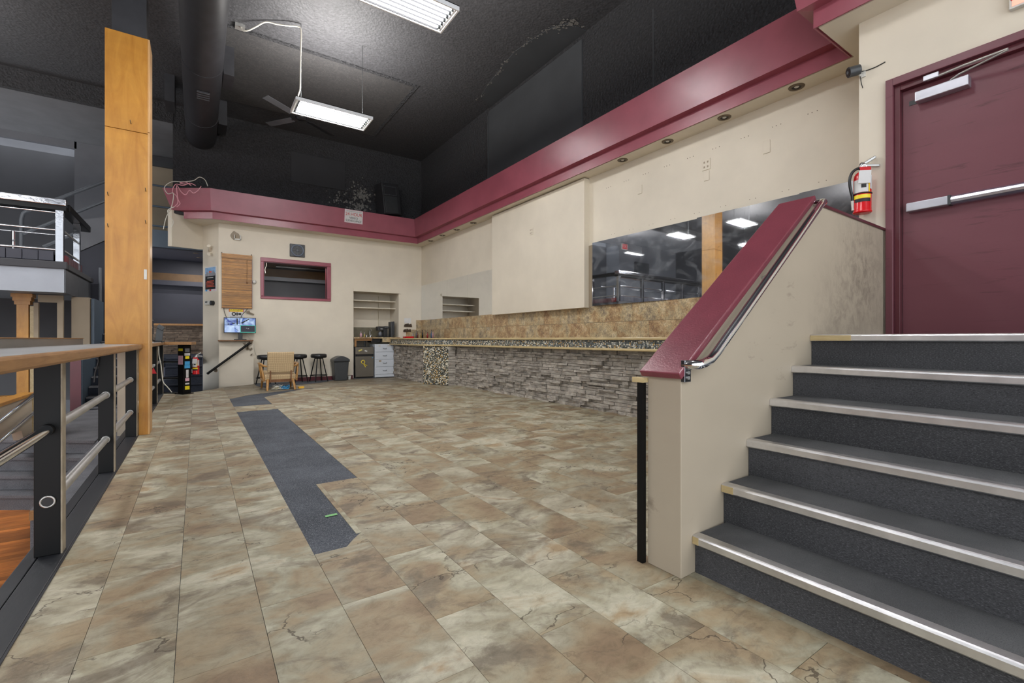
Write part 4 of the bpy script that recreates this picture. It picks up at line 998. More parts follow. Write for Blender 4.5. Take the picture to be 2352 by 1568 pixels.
part('base', MB().obb((-0.40, 11.26, 0.012), (0.38, 0.06, 0.02), Matrix.Rotation(math.radians(-41), 3, 'Z')), BLACKMET, er)
single('white_cable', MB().tube(cr([(-0.52, 9.60, 0.95), (-0.515, 9.58, 0.8), (-0.49, 9.56, 0.66), (-0.475, 9.55, 0.5), (-0.455, 9.52, 0.36), (-0.40, 9.5, 0.28), (-0.34, 9.48, 0.19)]), 0.008, 7), WHITECABLE, 'loose white cable hanging from the counter by the stickered post', 'cable')
# things on the counter end
sc_ = thing('tablet_stand', (-0.56, 10.2, 1.01), 'small grey angular stand with black cable on the counter beyond the pillar', 'stand')
part('base', MB().box(-0.62, -0.47, 10.1, 10.25, 1.012, 1.03), BLACKPL, sc_, 0.004)
part('upright', MB().obb((-0.54, 10.18, 1.14), (0.10, 0.05, 0.22), Matrix.Rotation(0.1, 3, 'Y')), DKGREYPL, sc_, 0.006)
part('head', MB().obb((-0.52, 10.16, 1.27), (0.10, 0.08, 0.07), Matrix.Rotation(0.6, 3, 'Y')), DKGREYPL, sc_, 0.006)
part('lead', MB().tube(cr([(-0.66, 9.9, 1.02), (-0.68, 10.0, 1.07), (-0.64, 10.1, 1.05), (-0.58, 10.15, 1.03), (-0.50, 10.1, 1.02)]), 0.009, 7), BLACKPL, sc_)
# handrails down to the sunken floor
sh = thing('stair_handrail', (-1.7, 7.5, -0.6), 'twin chrome handrails sloping down to the orange wood floor', 'handrail')
for z0, z1 in ((0.10, 0.43), (-0.10, 0.20)): part('rail', MB().cyl((-1.7, 6.1, z0), (-1.7, 8.9, z1 + 0.02), 0.02), CHROME, sh)
part('post', MB().cyl((-1.7, 8.6, -0.17), (-1.7, 8.6, 0.40), 0.022).cyl((-1.7, 6.3, -0.85), (-1.7, 6.3, 0.12), 0.022), CHROME, sh)
wsl = struct('wall_stair_left', MB().extrude([(-1.85, 5.6, 0.08), (-1.85, 8.0, -0.04), (-1.85, 8.1, -0.17), (-1.85, 8.45, -0.17), (-1.85, 8.45, 0.34), (-1.85, 5.6, 0.34)], (0.09, 0, 0)), KNEE)
part('ledge_cap', MB().box(-1.87, -1.74, 5.58, 8.46, 0.34, 0.38), MAPLE, wsl, 0.005)
part('end_strip', MB().box(-1.86, -1.75, 8.45, 8.48, -0.20, 0.34), BLOND, wsl)
single('round_step', MB().lathe((-1.60, 8.22, -0.169), [(0.0, 0.0), (0.14, 0.0), (0.15, 0.02), (0.14, 0.04), (0.0, 0.045)], 28), GREYCARPET, 'low rounded grey carpeted step end beside the low cream wall', 'step')
single('dangling_wire', MB().tube(cr([(-0.655, 4.86, 0.955), (-0.64, 4.855, 0.92), (-0.645, 4.85, 0.87), (-0.66, 4.85, 0.80), (-0.665, 4.85, 0.73)]), 0.006, 7), BLACKPL, 'short frayed black cord hanging under the counter at the second black post', 'cord')
# ============================================================ LIGHTS AND CEILING THINGS
LZ = 4.87
def fixture(x0, x1, y0, y1, label, n=6, up=1.0):
    t = thing('ceiling_light', ((x0 + x1) / 2, (y0 + y1) / 2, LZ), label, 'light', 'hanging fluorescent lights')
    h = MB()
    h.box(x0, x1, y0, y1, LZ + 0.05, LZ + 0.06)
    part('housing', h, REFL, t)
    part('rim', rim_xy(x0, x1, y0, y1, 0.02, LZ, LZ + 0.05), LAMPWHITE, t)
    w = (y1 - y0 - 0.06) / n
    rf = MB()
    for i in range(n + 1):
        yy_ = y0 + 0.03 + w * i
        rf.extrude([(x0 + 0.06, yy_ - 0.016, LZ + 0.05), (x0 + 0.06, yy_ + 0.016, LZ + 0.05), (x0 + 0.06, yy_, LZ + 0.012)], (x1 - x0 - 0.12, 0, 0))
    part('reflector', rf, REFL, t)
    for i in range(n):
        yy_ = y0 + 0.03 + w * (i + 0.5)
        tb = part('tube', MB().cyl((x0 + 0.075, yy_, LZ + 0.024), (x1 - 0.075, yy_, LZ + 0.024), 0.0125, n=8), TUBE, t)
        for xa in (x0 + 0.04, x1 - 0.075): part('tube_cap', MB().cyl((xa, yy_, LZ + 0.024), (xa + 0.035, yy_, LZ + 0.024), 0.014, n=8), DKGREYPL, tb)
    part('end_plate', MB().box(x0 + 0.02, x0 + 0.045, y0 + 0.02, y1 - 0.02, LZ + 0.01, LZ + 0.05).box(x1 - 0.045, x1 - 0.02, y0 + 0.02, y1 - 0.02, LZ + 0.01, LZ + 0.05), LAMPWHITE, t)
    u = area('uplight', (0, 0, 0.075), x1 - x0 - 0.2, 0.3, UP_W * up, (PI, 0, 0)); u.parent = t
    return t
def rim_xy(x0, x1, y0, y1, w, z0, z1):
    return MB().box(x0, x1, y0, y0 + w, z0, z1).box(x0, x1, y1 - w, y1, z0, z1).box(x0, x0 + w, y0 + w, y1 - w, z0, z1).box(x1 - w, x1, y0 + w, y1 - w, z0, z1)
f1 = fixture(1.30, 2.53, 8.02, 8.56, 'white fluorescent light hanging in the middle of the black ceiling')
f2 = fixture(1.29, 2.52, 4.80, 5.29, 'white fluorescent light nearest the camera, cut by the top of the picture')
f3 = fixture(1.29, 2.52, 1.42, 1.92, 'white fluorescent light above the camera, out of the picture', 3)
f4 = fixture(-5.0, -3.8, 3.0, 3.5, 'white fluorescent light over the sunken hall, left of the picture')
f5 = fixture(-5.0, -3.8, 7.6, 8.1, 'white fluorescent light over the sunken hall, hidden behind the pillar')
f6 = fixture(-9.0, -7.8, 5.4, 5.9, 'white fluorescent light farthest left over the sunken hall')
f7 = fixture(-5.0, -3.8, 9.9, 10.4, 'added fluorescent light brightening the sunken hall close to the balcony, left of the picture')  # extra fixture out of view, added to brighten the hall
f9 = fixture(-9.0, -7.8, 9.2, 9.7, 'added fluorescent light brightening the far left corner of the sunken hall')  # second extra fixture, also added for more hall light
f8 = fixture(-6.6, -5.4, 13.4, 13.6, 'slim fluorescent light over the balcony, seen only in the mirror', 2, 0.2)
for t, xs, yc in ((f4, (-4.9, -3.9), 3.25), (f5, (-4.9, -3.9), 7.85), (f6, (-8.9, -7.9), 5.65), (f7, (-4.9, -3.9), 10.15), (f9, (-8.9, -7.9), 9.45), (f8, (-6.5, -5.5), 13.5)):
    for x in xs: part('hanging_wire', MB().cyl((x, yc, LZ + 0.06), (x, yc, 5.86 if t is f8 else ZC), 0.004, n=6), DKGREYPL, t)
for t, xs, yc in ((f1, (1.42, 2.42), 8.28), (f2, (1.42, 2.42), 5.05), (f3, (1.42, 2.42), 1.67)):
    for x in xs: part('hanging_wire', MB().cyl((x, yc, LZ + 0.06), (x, yc, ZC), 0.004, n=6), DKGREYPL, t)
cp = [(1.36, 8.22, LZ + 0.06), (1.37, 8.22, 5.05), (1.40, 8.24, 5.2), (1.41, 8.26, 5.7), (1.42, 8.27, 6.13), (1.38, 8.28, 6.19), (1.25, 8.32, 6.18), (1.1, 8.4, 6.19), (0.93, 8.5, 6.22), (0.80, 8.62, 6.16), (0.70, 8.72, 6.12), (0.63, 8.80, 6.14), (0.60, 8.85, 6.22)]
single('power_cord', MB().tube(cr(cp), 0.011, 8), WHITECABLE, 'white power cord looping up from the middle light to the ceiling', 'cord')
single('junction_box', MB().box(0.52, 0.66, 8.82, 8.94, ZC - 0.05, ZC), STEEL, 'small steel junction box on the ceiling at the end of the cord', 'box')
fan = thing('ceiling_fan', (1.78, 10.35, 5.6), 'dark ceiling fan with two blades coloured as lit behind the middle light', 'fan')
part('rod', MB().cyl((1.78, 10.35, 5.7), (1.78, 10.35, ZC), 0.014), BLACKPL, fan)
part('motor', MB().lathe((1.78, 10.35, 5.58), [(0.0, 0), (0.08, 0.0), (0.11, 0.04), (0.11, 0.09), (0.06, 0.13), (0.02, 0.14)], 20), BLACKPL, fan)
for i in range(4):
    a = math.radians(216 + 90 * i); R = Matrix.Rotation(a, 3, 'Z') @ Matrix.Rotation(0.2, 3, 'X')
    part('blade', MB().obb(Vector((1.78, 10.35, 5.62)) + R @ Vector((0.56, 0, 0)), (0.66, 0.14, 0.01), R), GREYPANEL if i in (0, 3) else BLACKPL, fan, 0.003)  # two blades get a lighter colour to look lit
    part('blade_arm', MB().obb(Vector((1.78, 10.35, 5.62)) + R @ Vector((0.17, 0, 0)), (0.18, 0.04, 0.012), R), BLACKPL, fan)
du = thing('round_duct', (0.08, 6, 5.6), 'black round ventilation duct running along the ceiling to the back wall', 'duct')
part('pipe', MB().tube([(0.08, y, 5.66) for y in [-3.2 + 0.53 * i for i in range(30)] + [12.68]], 0.29, 32), DUCT, du)
for y in (4.6, 6.9, 9.2, 11.4): part('joint_band', MB().cyl((0.08, y - 0.04, 5.66), (0.08, y + 0.04, 5.66), 0.297, n=32), DUCT, du)
gr_ = part('vent_grille', MB().box(0.0, 0.19, 9.7, 10.0, 5.352, 5.372), DUCT, du, 0.003)
for i in range(4): part('slat', MB().box(0.0, 0.19, 9.71 + 0.085 * i, 9.725 + 0.085 * i, 5.342, 5.356), GREYPANEL, gr_)
for i, (a, y) in enumerate(((0.39, 9.6), (0.39, 11.9), (-0.36, 11.3))):
    part('hanger', MB().box(min(a, a + 0.16 * (1 if a > 0 else -1)), max(a, a + 0.16 * (1 if a > 0 else -1)), y - 0.02, y + 0.55, 5.72, ZC), DUCT, du)
spk = thing('wall_speaker', (4.35, 12.4, 4.42), 'black loudspeaker with horn hung above the burgundy band', 'speaker')
Rs = Matrix.Rotation(math.radians(14), 3, 'Z') @ Matrix.Rotation(math.radians(-7), 3, 'Y')
cs = Vector((4.33, 12.38, 4.86))
def sbox(c, s): return MB().obb(cs + Rs @ Vector(c), s, Rs)
part('cabinet', sbox((0, 0.02, 0), (0.54, 0.34, 0.82)), SPKR, spk, 0.015)
part('horn_frame', MB().obb(cs + Rs @ Vector((-0.03, -0.155, 0.32)), (0.40, 0.02, 0.02), Rs).obb(cs + Rs @ Vector((-0.03, -0.155, 0.10)), (0.40, 0.02, 0.02), Rs).obb(cs + Rs @ Vector((-0.22, -0.155, 0.21)), (0.02, 0.02, 0.22), Rs).obb(cs + Rs @ Vector((0.16, -0.155, 0.21)), (0.02, 0.02, 0.22), Rs), DKGREYPL, spk)
part('woofer_grille', sbox((-0.03, -0.155, -0.16), (0.40, 0.015, 0.44)), DKGREYPL, spk, 0.004)
part('hanging_bracket', MB().tube([cs + Rs @ Vector(p) for p in ((-0.10, 0.1, 0.41), (-0.10, 0.1, 0.48), (0.30, 0.1, 0.48), (0.30, 0.1, 0.1))], 0.010, 6).cyl(tuple(cs + Rs @ Vector((0.02, 0.1, 0.48))), (4.42, 12.5, ZC), 0.005, n=6), DKGREYPL, spk)
for k in range(8):
    u = (-0.21 + 0.14 * (k % 4)); z = 0.32 if k < 4 else 0.10
    part('bolt', MB().ell(cs + Rs @ Vector((u + (0.0), -0.167, z)), (0.008, 0.006, 0.008), 6, 4), CHROME, spk)
# downlights in the soffit
dls = [(5.28, 2.39), (5.285, 3.21), (5.285, 4.03), (5.28, 4.83), (5.29, 9.39), (5.275, 10.19), (5.26, 10.96), (5.29, 11.76)]
names = ('first', 'second', 'third', 'fourth')
for i, (x, y) in enumerate(dls):
    lab = ('round recessed downlight in the soffit right of the bump-out, %s from the door' % names[i]) if i < 4 else ('round recessed downlight in the soffit left of the bump-out, %s from the back corner' % names[7 - i])
    d = thing('downlight', (x, y, ZS), lab, 'downlight', 'recessed downlights under the burgundy band')
    part('ring', MB().lathe((x, y, ZS), [(0.045, -0.006), (0.052, -0.012), (0.075, -0.008), (0.078, 0.0)], 24, None, False), COPPER, d)
    part('baffle', MB().lathe((x, y, ZS), [(0.0, -0.001), (0.047, -0.001), (0.047, -0.008)], 20, None, False), BLACKPL, d)
    part('bulb', MB().lathe((x, y, ZS), [(0.0, -0.010), (0.016, -0.008), (0.024, -0.002)], 16, None, False), WHITEPL, d)
# ============================================================ SIGNS, WALL FITTINGS
sg = thing('surveillance_sign', (3.32, 12.17, 4.0), 'white sign on the burgundy band reading 24 HOUR VIDEO SURVEILLANCE', 'sign')
tilt = Vector((0, -0.065, 0.47)).normalized(); sc0 = Vector((3.345, 12.193, 4.215)); ux = Vector((1, 0, 0)); nn = ux.cross(tilt)
Rg = Matrix((ux, -nn, tilt)).transposed()
part('board', MB().obb(sc0 + nn * 0.004, (0.46, 0.008, 0.33), Rg), PAPER, sg)
part('border', MB().obb(sc0 + nn * 0.009 + tilt * 0.155, (0.45, 0.002, 0.008), Rg).obb(sc0 + nn * 0.009 - tilt * 0.155, (0.45, 0.002, 0.008), Rg).obb(sc0 + nn * 0.009 - ux * 0.222, (0.008, 0.002, 0.31), Rg).obb(sc0 + nn * 0.009 + ux * 0.222, (0.008, 0.002, 0.31), Rg), PINKINK, sg)
text('lettering', '24 HOUR', 0.118, REDINK, sg, sc0 + nn * 0.0095 + tilt * 0.05, ux, tilt, 0.001, sx=0.86).data.materials[0]
text('lettering', 'VIDEO', 0.075, INK, sg, sc0 + nn * 0.0095 - tilt * 0.04, ux, tilt)
text('lettering', 'SURVEILLANCE', 0.078, INK, sg, sc0 + nn * 0.0095 - tilt * 0.112, ux, tilt, sx=0.76)
text('lettering', 'THIS PROPERTY IS PROTECTED BY', 0.028, GREYINK, sg, sc0 + nn * 0.0095 + tilt * 0.125, ux, tilt, sx=0.9)
ws = thing('warning_sign', (0.77, YB, 1.55), 'small white warning sign with camera picture between the blind and the monitor', 'sign')
part('board', MB().box(0.614, 0.924, YB - 0.008, YB, 1.50, 1.775), PAPER, ws)
part('header', MB().box(0.62, 0.918, YB - 0.010, YB - 0.008, 1.705, 1.772), REDINK, ws)
part('header_panel', MB().box(0.635, 0.903, YB - 0.012, YB - 0.010, 1.712, 1.765), YELLOW, ws)
text('lettering', 'WARNING', 0.058, INK, ws, (0.769, YB - 0.0125, 1.738), (1, 0, 0), (0, 0, 1), sx=0.9)
part('camera_picture', MB().lathe((0.72, YB - 0.0095, 1.655), [(0.022, 0), (0.045, 0.0)], 20, Matrix.Rotation(PI / 2, 3, 'X'), False).box(0.77, 0.80, YB - 0.0095, YB - 0.008, 1.62, 1.69).box(0.81, 0.87, YB - 0.0095, YB - 0.008, 1.63, 1.68), INK, ws)
for z in (1.59, 1.57, 1.55): part('print_line', MB().box(0.64, 0.90, YB - 0.0095, YB - 0.008, z, z + 0.008), GREYINK, ws)
# bamboo blind
bl = thing('bamboo_blind', (0.79, 12.66, 1.78), 'bamboo roller blind hanging on the cream back wall above the monitor', 'blind')
bm = MB(); zz = 1.80; q2 = random.Random(5)
while zz < 2.94:
    hh = q2.uniform(0.008, 0.016); dd = q2.uniform(0.004, 0.010)
    bm.box(0.478, 1.090, YB - 0.035 - dd, YB - 0.035, zz, zz + hh); zz += hh + 0.0015
part('slats', bm, BAMBOO, bl, kind='stuff')
vm = MB(); zz = 2.945
while zz < 3.05: hh = q2.uniform(0.008, 0.014); vm.box(0.474, 1.096, YB - 0.06 - q2.uniform(0.0, 0.004), YB - 0.04, zz, zz + hh); zz += hh + 0.001
part('valance', vm, BAMBOO, bl, kind='stuff')
part('head_rail', MB().box(0.474, 1.096, YB - 0.045, YB, 3.03, 3.055), CHAIRDARK, bl)
part('edge_binding', MB().box(1.086, 1.096, YB - 0.05, YB - 0.03, 1.79, 2.95), WINE_TRIM, bl)
part('bottom_bar', MB().box(0.478, 1.092, YB - 0.05, YB - 0.03, 1.785, 1.80), CHAIRDARK, bl)
part('hook', MB().box(0.47, 0.49, YB - 0.03, YB, 3.05, 3.08).box(1.07, 1.09, YB - 0.03, YB, 3.05, 3.085), COPPER, bl)
part('pull_cord', MB().cyl((0.985, YB - 0.062, 2.94), (0.985, YB - 0.062, 2.42), 0.003, n=5).ell((0.985, YB - 0.062, 2.40), (0.015, 0.012, 0.025), 8, 5), CHAIRDARK, bl)
# monitor shelf and monitor
single('wall_shelf', MB().box(0.40, 1.10, 12.42, 12.70, 1.015, 1.045), CHAIRDARK, 'thin brown wooden shelf under the monitor', 'shelf', None, 0.003)
mo = thing('monitor', (0.84, 12.5, 1.045), 'computer monitor showing four blue camera views on the brown shelf', 'monitor')
part('casing', MB().box(0.511, 1.160, 12.50, 12.54, 1.205, 1.565), BLACKPL, mo, 0.006)
part('neck', MB().box(0.80, 0.885, 12.53, 12.57, 1.06, 1.30), BLACKPL, mo, 0.004)
part('base', MB().box(0.72, 0.96, 12.44, 12.62, 1.046, 1.062), BLACKPL, mo, 0.004)
SCRA = emit('screen_view_snow', (120, 170, 230), 0.2, ((10, 44, 150), (190, 220, 252), (1, 1, 1.6), 7.0))
SCRB = emit('screen_view_corridor', (120, 170, 230), 0.24, ((40, 80, 160), (190, 214, 240), (1.5, 1, 1), 5.0))
SCRC = emit('screen_view_lot', (120, 170, 230), 0.24, ((50, 96, 190), (200, 222, 248), (1, 1, 1), 3.5))
SCRD = emit('screen_view_night', (30, 30, 42), 0.15)
SCRG = emit('screen_green_frame', (70, 190, 170), 0.2)
scn = part('screen', MB().box(0.525, 1.146, 12.497, 12.50, 1.222, 1.551), SCRD, mo)
part('camera_view', MB().box(0.525, 0.832, 12.495, 12.497, 1.39, 1.551), SCRA, scn); part('camera_view', MB().box(0.838, 1.146, 12.495, 12.497, 1.39, 1.551), SCRB, scn)
part('camera_view', MB().box(0.525, 0.832, 12.495, 12.497, 1.222, 1.384), SCRC, scn)
part('camera_view', rimprism_xz := MB().box(0.838, 1.146, 12.494, 12.497, 1.378, 1.386).box(0.838, 1.146, 12.494, 12.497, 1.222, 1.230).box(0.838, 0.846, 12.494, 12.497, 1.23, 1.378).box(1.138, 1.146, 12.494, 12.497, 1.23, 1.378), SCRG, scn)
for c_, z_, r_ in (((0.70, 12.494, 1.43), (0.05, 0.002, 0.025), 0), ((0.60, 12.494, 1.41), (0.03, 0.002, 0.02), 0), ((0.775, 12.494, 1.47), (0.025, 0.002, 0.14), 0), ((0.90, 12.494, 1.46), (0.09, 0.002, 0.03), -0.6), ((0.98, 12.494, 1.51), (0.09, 0.002, 0.022), -0.6), ((0.76, 12.494, 1.29), (0.10, 0.002, 0.008), 0.7)):
    part('dark_shape', MB().obb(c_, z_, Matrix.Rotation(r_, 3, 'Y')), INK, scn)
part('bright_dot', MB().obb((0.96, 12.494, 1.32), (0.012, 0.002, 0.010)), PAPER, scn); part('bright_dot', MB().obb((1.0, 12.494, 1.31), (0.03, 0.002, 0.012)), PAPER, scn)
single('monitor_cable', MB().tube(cr([(0.52, 12.66, 1.79), (0.53, 12.67, 1.70), (0.56, 12.66, 1.60), (0.58, 12.60, 1.5)]), 0.006, 6).tube(cr([(1.0, 12.66, 1.79), (0.95, 12.67, 1.72), (0.88, 12.66, 1.63), (0.85, 12.6, 1.5)]), 0.006, 6), BLACKPL, 'two thin black cables running from the blind down behind the monitor', 'cable')
single('white_wire', MB().tube(cr([(0.98, 12.66, 1.2), (1.06, 12.68, 1.06), (1.12, 12.69, 0.97), (1.16, 12.69, 0.75), (1.25, 12.69, 0.55), (1.27, 12.69, 0.3)]), 0.007, 6), WHITECABLE, 'white wire running down the wall right of the monitor shelf', 'wire')
# diagonal handrail on the wall
wh = thing('wall_handrail', (0.6, 12.5, 0.3), 'black wall handrail with brass brackets sloping below the monitor shelf', 'handrail')
part('rail', MB().cyl((1.043, 12.44, 0.985), (0.19, 12.44, 0.285), 0.026), BLACKMET, wh)
for x, z in ((0.985, 0.84), (0.36, 0.35)):
    part('bracket', MB().tube([(x, 12.555, z), (x, 12.48, z), (x, 12.44, z + 0.06)], 0.014, 8).cyl((x, 12.56, z), (x, 12.55, z), 0.04), COPPER, wh)
part('end_cap', MB().ell((1.05, 12.44, 0.99), (0.035, 0.035, 0.035), 10, 6), COPPER, wh)
for i, (x, z, s, l) in enumerate(((0.92, 0.955, 0.06, 'small chrome clip above the black handrail'), (1.05, 0.83, 0.07, 'twisted metal bracket at the top of the black handrail'), (1.065, 0.70, 0.05, 'small brass hook below the twisted bracket'))):
    single('wall_bracket', MB().obb((x, 12.54, z), (s, 0.03, s * 0.3), Matrix.Rotation(0.5 - i * 0.6, 3, 'Y')).obb((x + 0.01, 12.53, z), (s * 0.3, 0.03, s), Matrix.Rotation(0.4, 3, 'Y')), COPPER, l, 'bracket')
single('wall_clip', MB().obb((1.06, 12.675, 1.68), (0.16, 0.03, 0.03), Matrix.Rotation(0.35, 3, 'Y')).obb((1.01, 12.66, 1.71), (0.07, 0.04, 0.05), Matrix.Rotation(-0.2, 3, 'Y')), COPPER, 'bent metal bracket on the wall right of the warning sign', 'bracket')
single('motion_sensor', MB().lathe((1.143, YB, 2.435), [(0.03, 0.0), (0.045, 0.02), (0.045, 0.035), (0.02, 0.05), (0, 0.052)], 18, Matrix.Rotation(PI / 2, 3, 'X')), WHITEPL, 'round white sensor on the wall right of the bamboo blind', 'sensor')
single('wall_socket', MB().box(1.26, 1.33, YB - 0.01, YB, 0.38, 0.50), WHITEPL, 'white power outlet behind the left stool', 'outlet')
em = thing('sensor_bracket', (0.79, YB, 3.42), 'white bracket on a bare patch of wall above the blind', 'bracket')
part('plate', MB().box(0.72, 0.735, YB - 0.05, YB, 3.40, 3.51).box(0.845, 0.86, YB - 0.05, YB, 3.40, 3.51).box(0.72, 0.86, YB - 0.05, YB, 3.395, 3.425), WHITEPL, em)
part('core', MB().box(0.75, 0.83, YB - 0.03, YB, 3.43, 3.51), BEIGE, em)
el = thing('twin_spot', (0.29, 13.0, 3.1), 'cream twin head security light on the pier left of the blind', 'light fitting')
pn = Vector((-0.9, -0.44, 0))
pc0 = Vector((0.27, 13.0, 3.14))
part('base', MB().ell(pc0, (0.05, 0.05, 0.06), 12, 8), BEIGE, el)
for s, zz in ((-1, 0.09), (1, -0.10)):
    part('head', MB().cyl(tuple(pc0 + Vector((0.02 * s, -0.03, zz * 0.4))), tuple(pc0 + Vector((-0.04, -0.12, zz))), 0.02, 0.040), CREAM, el)
po = thing('event_poster', (0.25, 12.95, 2.18), 'event poster of a grey skyline under blue sky with red text rows on the pier', 'poster')
e1 = Vector((0.12 - 0.417, 0.60, 0)).normalized() * -1; pnn = Vector((-e1.y, e1.x, 0)); 
if pnn.dot(Vector((0, -1, 0))) < 0: pnn = -pnn
pmid = Vector((0.2685, 13.0, 2.475)) + pnn * 0.004
Rp = Matrix((e1, -pnn, Vector((0, 0, 1)))).transposed()
def pq(u, z, w, h, m, nm, d=0.004): part(nm, MB().obb(pmid + e1 * u + Vector((0, 0, z)) + pnn * d, (w, 0.002, h), Rp), m, po)
pw = 0.50
pq(0, 0, pw, 0.58, PAPER, 'sheet', 0.0)
pq(0, 0.20, pw * 0.86, 0.14, SKYINK, 'sky', 0.002)
for u, h in ((-0.19, 0.06), (-0.14, 0.10), (-0.09, 0.08), (-0.03, 0.13), (0.02, 0.10), (0.07, 0.07), (0.12, 0.12), (0.17, 0.08), (0.2, 0.05)): pq(u, 0.07 + h / 2, 0.05, h, GREYINK, 'skyline', 0.003)
pq(0, 0.165, 0.12, 0.03, ORANGEINK, 'badge', 0.005)
pq(0, -0.085, pw * 0.86, 0.31, INK, 'dark_panel', 0.002)
for i in range(5): pq(random.uniform(-0.03, 0.03), -0.05 - 0.032 * i, pw * random.uniform(0.5, 0.75), 0.012, ORANGEINK, 'text_row', 0.004)
pq(0, 0.03, pw * 0.5, 0.012, PAPER, 'text_row', 0.004)
for u, m in ((-0.17, BLUEINK), (0, REDINK), (0.17, PINKINK)): pq(u, -0.262, 0.07, 0.035, m, 'logo', 0.003)
th_ = thing('thermostat', (0.22, 13.1, 1.9), 'white thermostat with round black dial camera on the pier', 'thermostat')
def pmount(u, z, d): return Vector((0.2685, 13.0, z)) + e1 * u + pnn * d
part('case', MB().obb(pmount(-0.075, 1.92, 0.02), (0.23, 0.04, 0.10), Rp), WHITEPL, th_, 0.005)
part('display', MB().obb(pmount(-0.11, 1.935, 0.041), (0.09, 0.003, 0.025), Rp), DKGREYPL, th_)
part('dial', MB().cyl(tuple(pmount(0.125, 1.905, 0.0)), tuple(pmount(0.125, 1.905, 0.06)), 0.055), BLACKPL, th_)
part('dial_face', MB().cyl(tuple(pmount(0.125, 1.905, 0.06)), tuple(pmount(0.125, 1.905, 0.064)), 0.03), GREYPANEL, th_)
# extractor fan on back wall
vf = thing('extractor_fan', (2.09, YB, 3.12), 'dark square extractor fan with round blue grey grille above the window', 'fan')
part('plate', MB().box(1.915, 2.265, YB - 0.035, YB, 3.125, 3.445), DKGREYPL, vf, 0.012)
vc = Vector((2.09, YB - 0.036, 3.285)); RX = Matrix.Rotation(PI / 2, 3, 'X')
part('ring', MB().tube([(2.09 + 0.135 * math.cos(a), YB - 0.045, 3.285 + 0.135 * math.sin(a)) for a in [2 * PI * i / 28 for i in range(28)]], 0.016, 8, True), M('blue_grey_plastic', (104, 114, 130), 0.4), vf)
part('dark_disc', MB().cyl((2.09, YB - 0.036, 3.285), (2.09, YB - 0.040, 3.285), 0.13, n=28), BLACKPL, vf)
for i in range(4): part('spoke', MB().obb(vc + Matrix.Rotation(PI / 2 * i, 3, 'Y') @ Vector((0.07, -0.012, 0)), (0.12, 0.01, 0.025), Matrix.Rotation(PI / 2 * i, 3, 'Y')), DKGREYPL, vf)
part('hub', MB().lathe((2.09, YB - 0.04, 3.285), [(0.04, 0), (0.035, 0.015), (0.02, 0.025), (0, 0.028)], 18, RX), GREYPIPE, vf)
# wall plates on the right wall
def plate(y, z, w, h, x, lab, sockets=0, name='wall_plate'):
    t = thing(name, (x, y, z - h / 2), lab, 'wall plate', 'painted-over plates on the mirror wall')
    part('plate', MB().box(x - 0.010, x, y - w / 2, y + w / 2, z - h / 2, z + h / 2), CREAM, t, 0.003)
    if sockets:
        for a in (-1, 1):
            for b in (-1, 1):
                part('socket', MB().box(x - 0.012, x - 0.010, y + a * 0.024 - 0.010, y + a * 0.024 + 0.010, z + b * 0.03 - 0.012, z + b * 0.03 + 0.012), BEIGE, t)
plate(3.54, 3.31, 0.115, 0.14, XR, 'cream four socket outlet plate high on the wall right of the bump-out', 1)
plate(3.535, 3.165, 0.075, 0.125, XR, 'blank cream plate just under the four socket plate', 0)
plate(2.775, 3.275, 0.08, 0.145, XR, 'blank cream plate nearest the bullet camera', 0)
plate(4.62, 3.275, 0.075, 0.125, XR, 'blank cream plate nearest the bump-out', 0)
plate(7.15, 3.125, 0.10, 0.13, XR - 0.12, 'cream outlet plate on the bump-out', 1)
# wall screw holes
hm = MB()
for i in range(9):
    y = 2.2 + 0.37 * i
    for dy in (-0.035, 0.035): hm.cyl((XR - 0.001, y + dy, 2.72), (XR + 0.002, y + dy, 2.72), 0.005, n=6)
    for dy in (-0.05, 0.0, 0.04): hm.cyl((XR - 0.001, y + 0.1 + dy, 3.48), (XR + 0.002, y + 0.1 + dy, 3.48), 0.006, n=6)
part('screw_hole', hm, COPPER, wr, kind='stuff')
# bullet camera and fire extinguisher at the door
bc = thing('bullet_camera', (4.72, 1.63, 3.5), 'dark bullet security camera at the corner beside the door', 'camera')
part('body', MB().cyl((4.59, 1.665, 3.335), (4.645, 1.605, 3.350), 0.042, n=20), DKGREYPL, bc, 0.004)
part('lens', MB().cyl((4.587, 1.668, 3.334), (4.590, 1.665, 3.335), 0.033, n=20), BLACKPL, bc)
part('lens_glass', MB().cyl((4.585, 1.670, 3.3335), (4.587, 1.668, 3.334), 0.013, n=14), GREYPIPE, bc)
part('bracket', MB().tube([(4.645, 1.62, 3.34), (4.655, 1.60, 3.30), (4.664, 1.585, 3.30)], 0.010, 8).box(4.655, 4.665, 1.565, 1.605, 3.28, 3.33), WHITEPL, bc)
single('camera_wire', MB().tube(cr([(4.655, 1.59, 3.33), (4.66, 1.55, 3.325), (4.66, 1.49, 3.325), (4.66, 1.43, 3.335)]), 0.004, 6).tube(cr([(4.655, 1.60, 3.3), (4.655, 1.595, 3.24), (4.66, 1.585, 3.19)]), 0.003, 6), BLACKPL, 'thin black wire from the bullet camera to the door frame', 'wire')
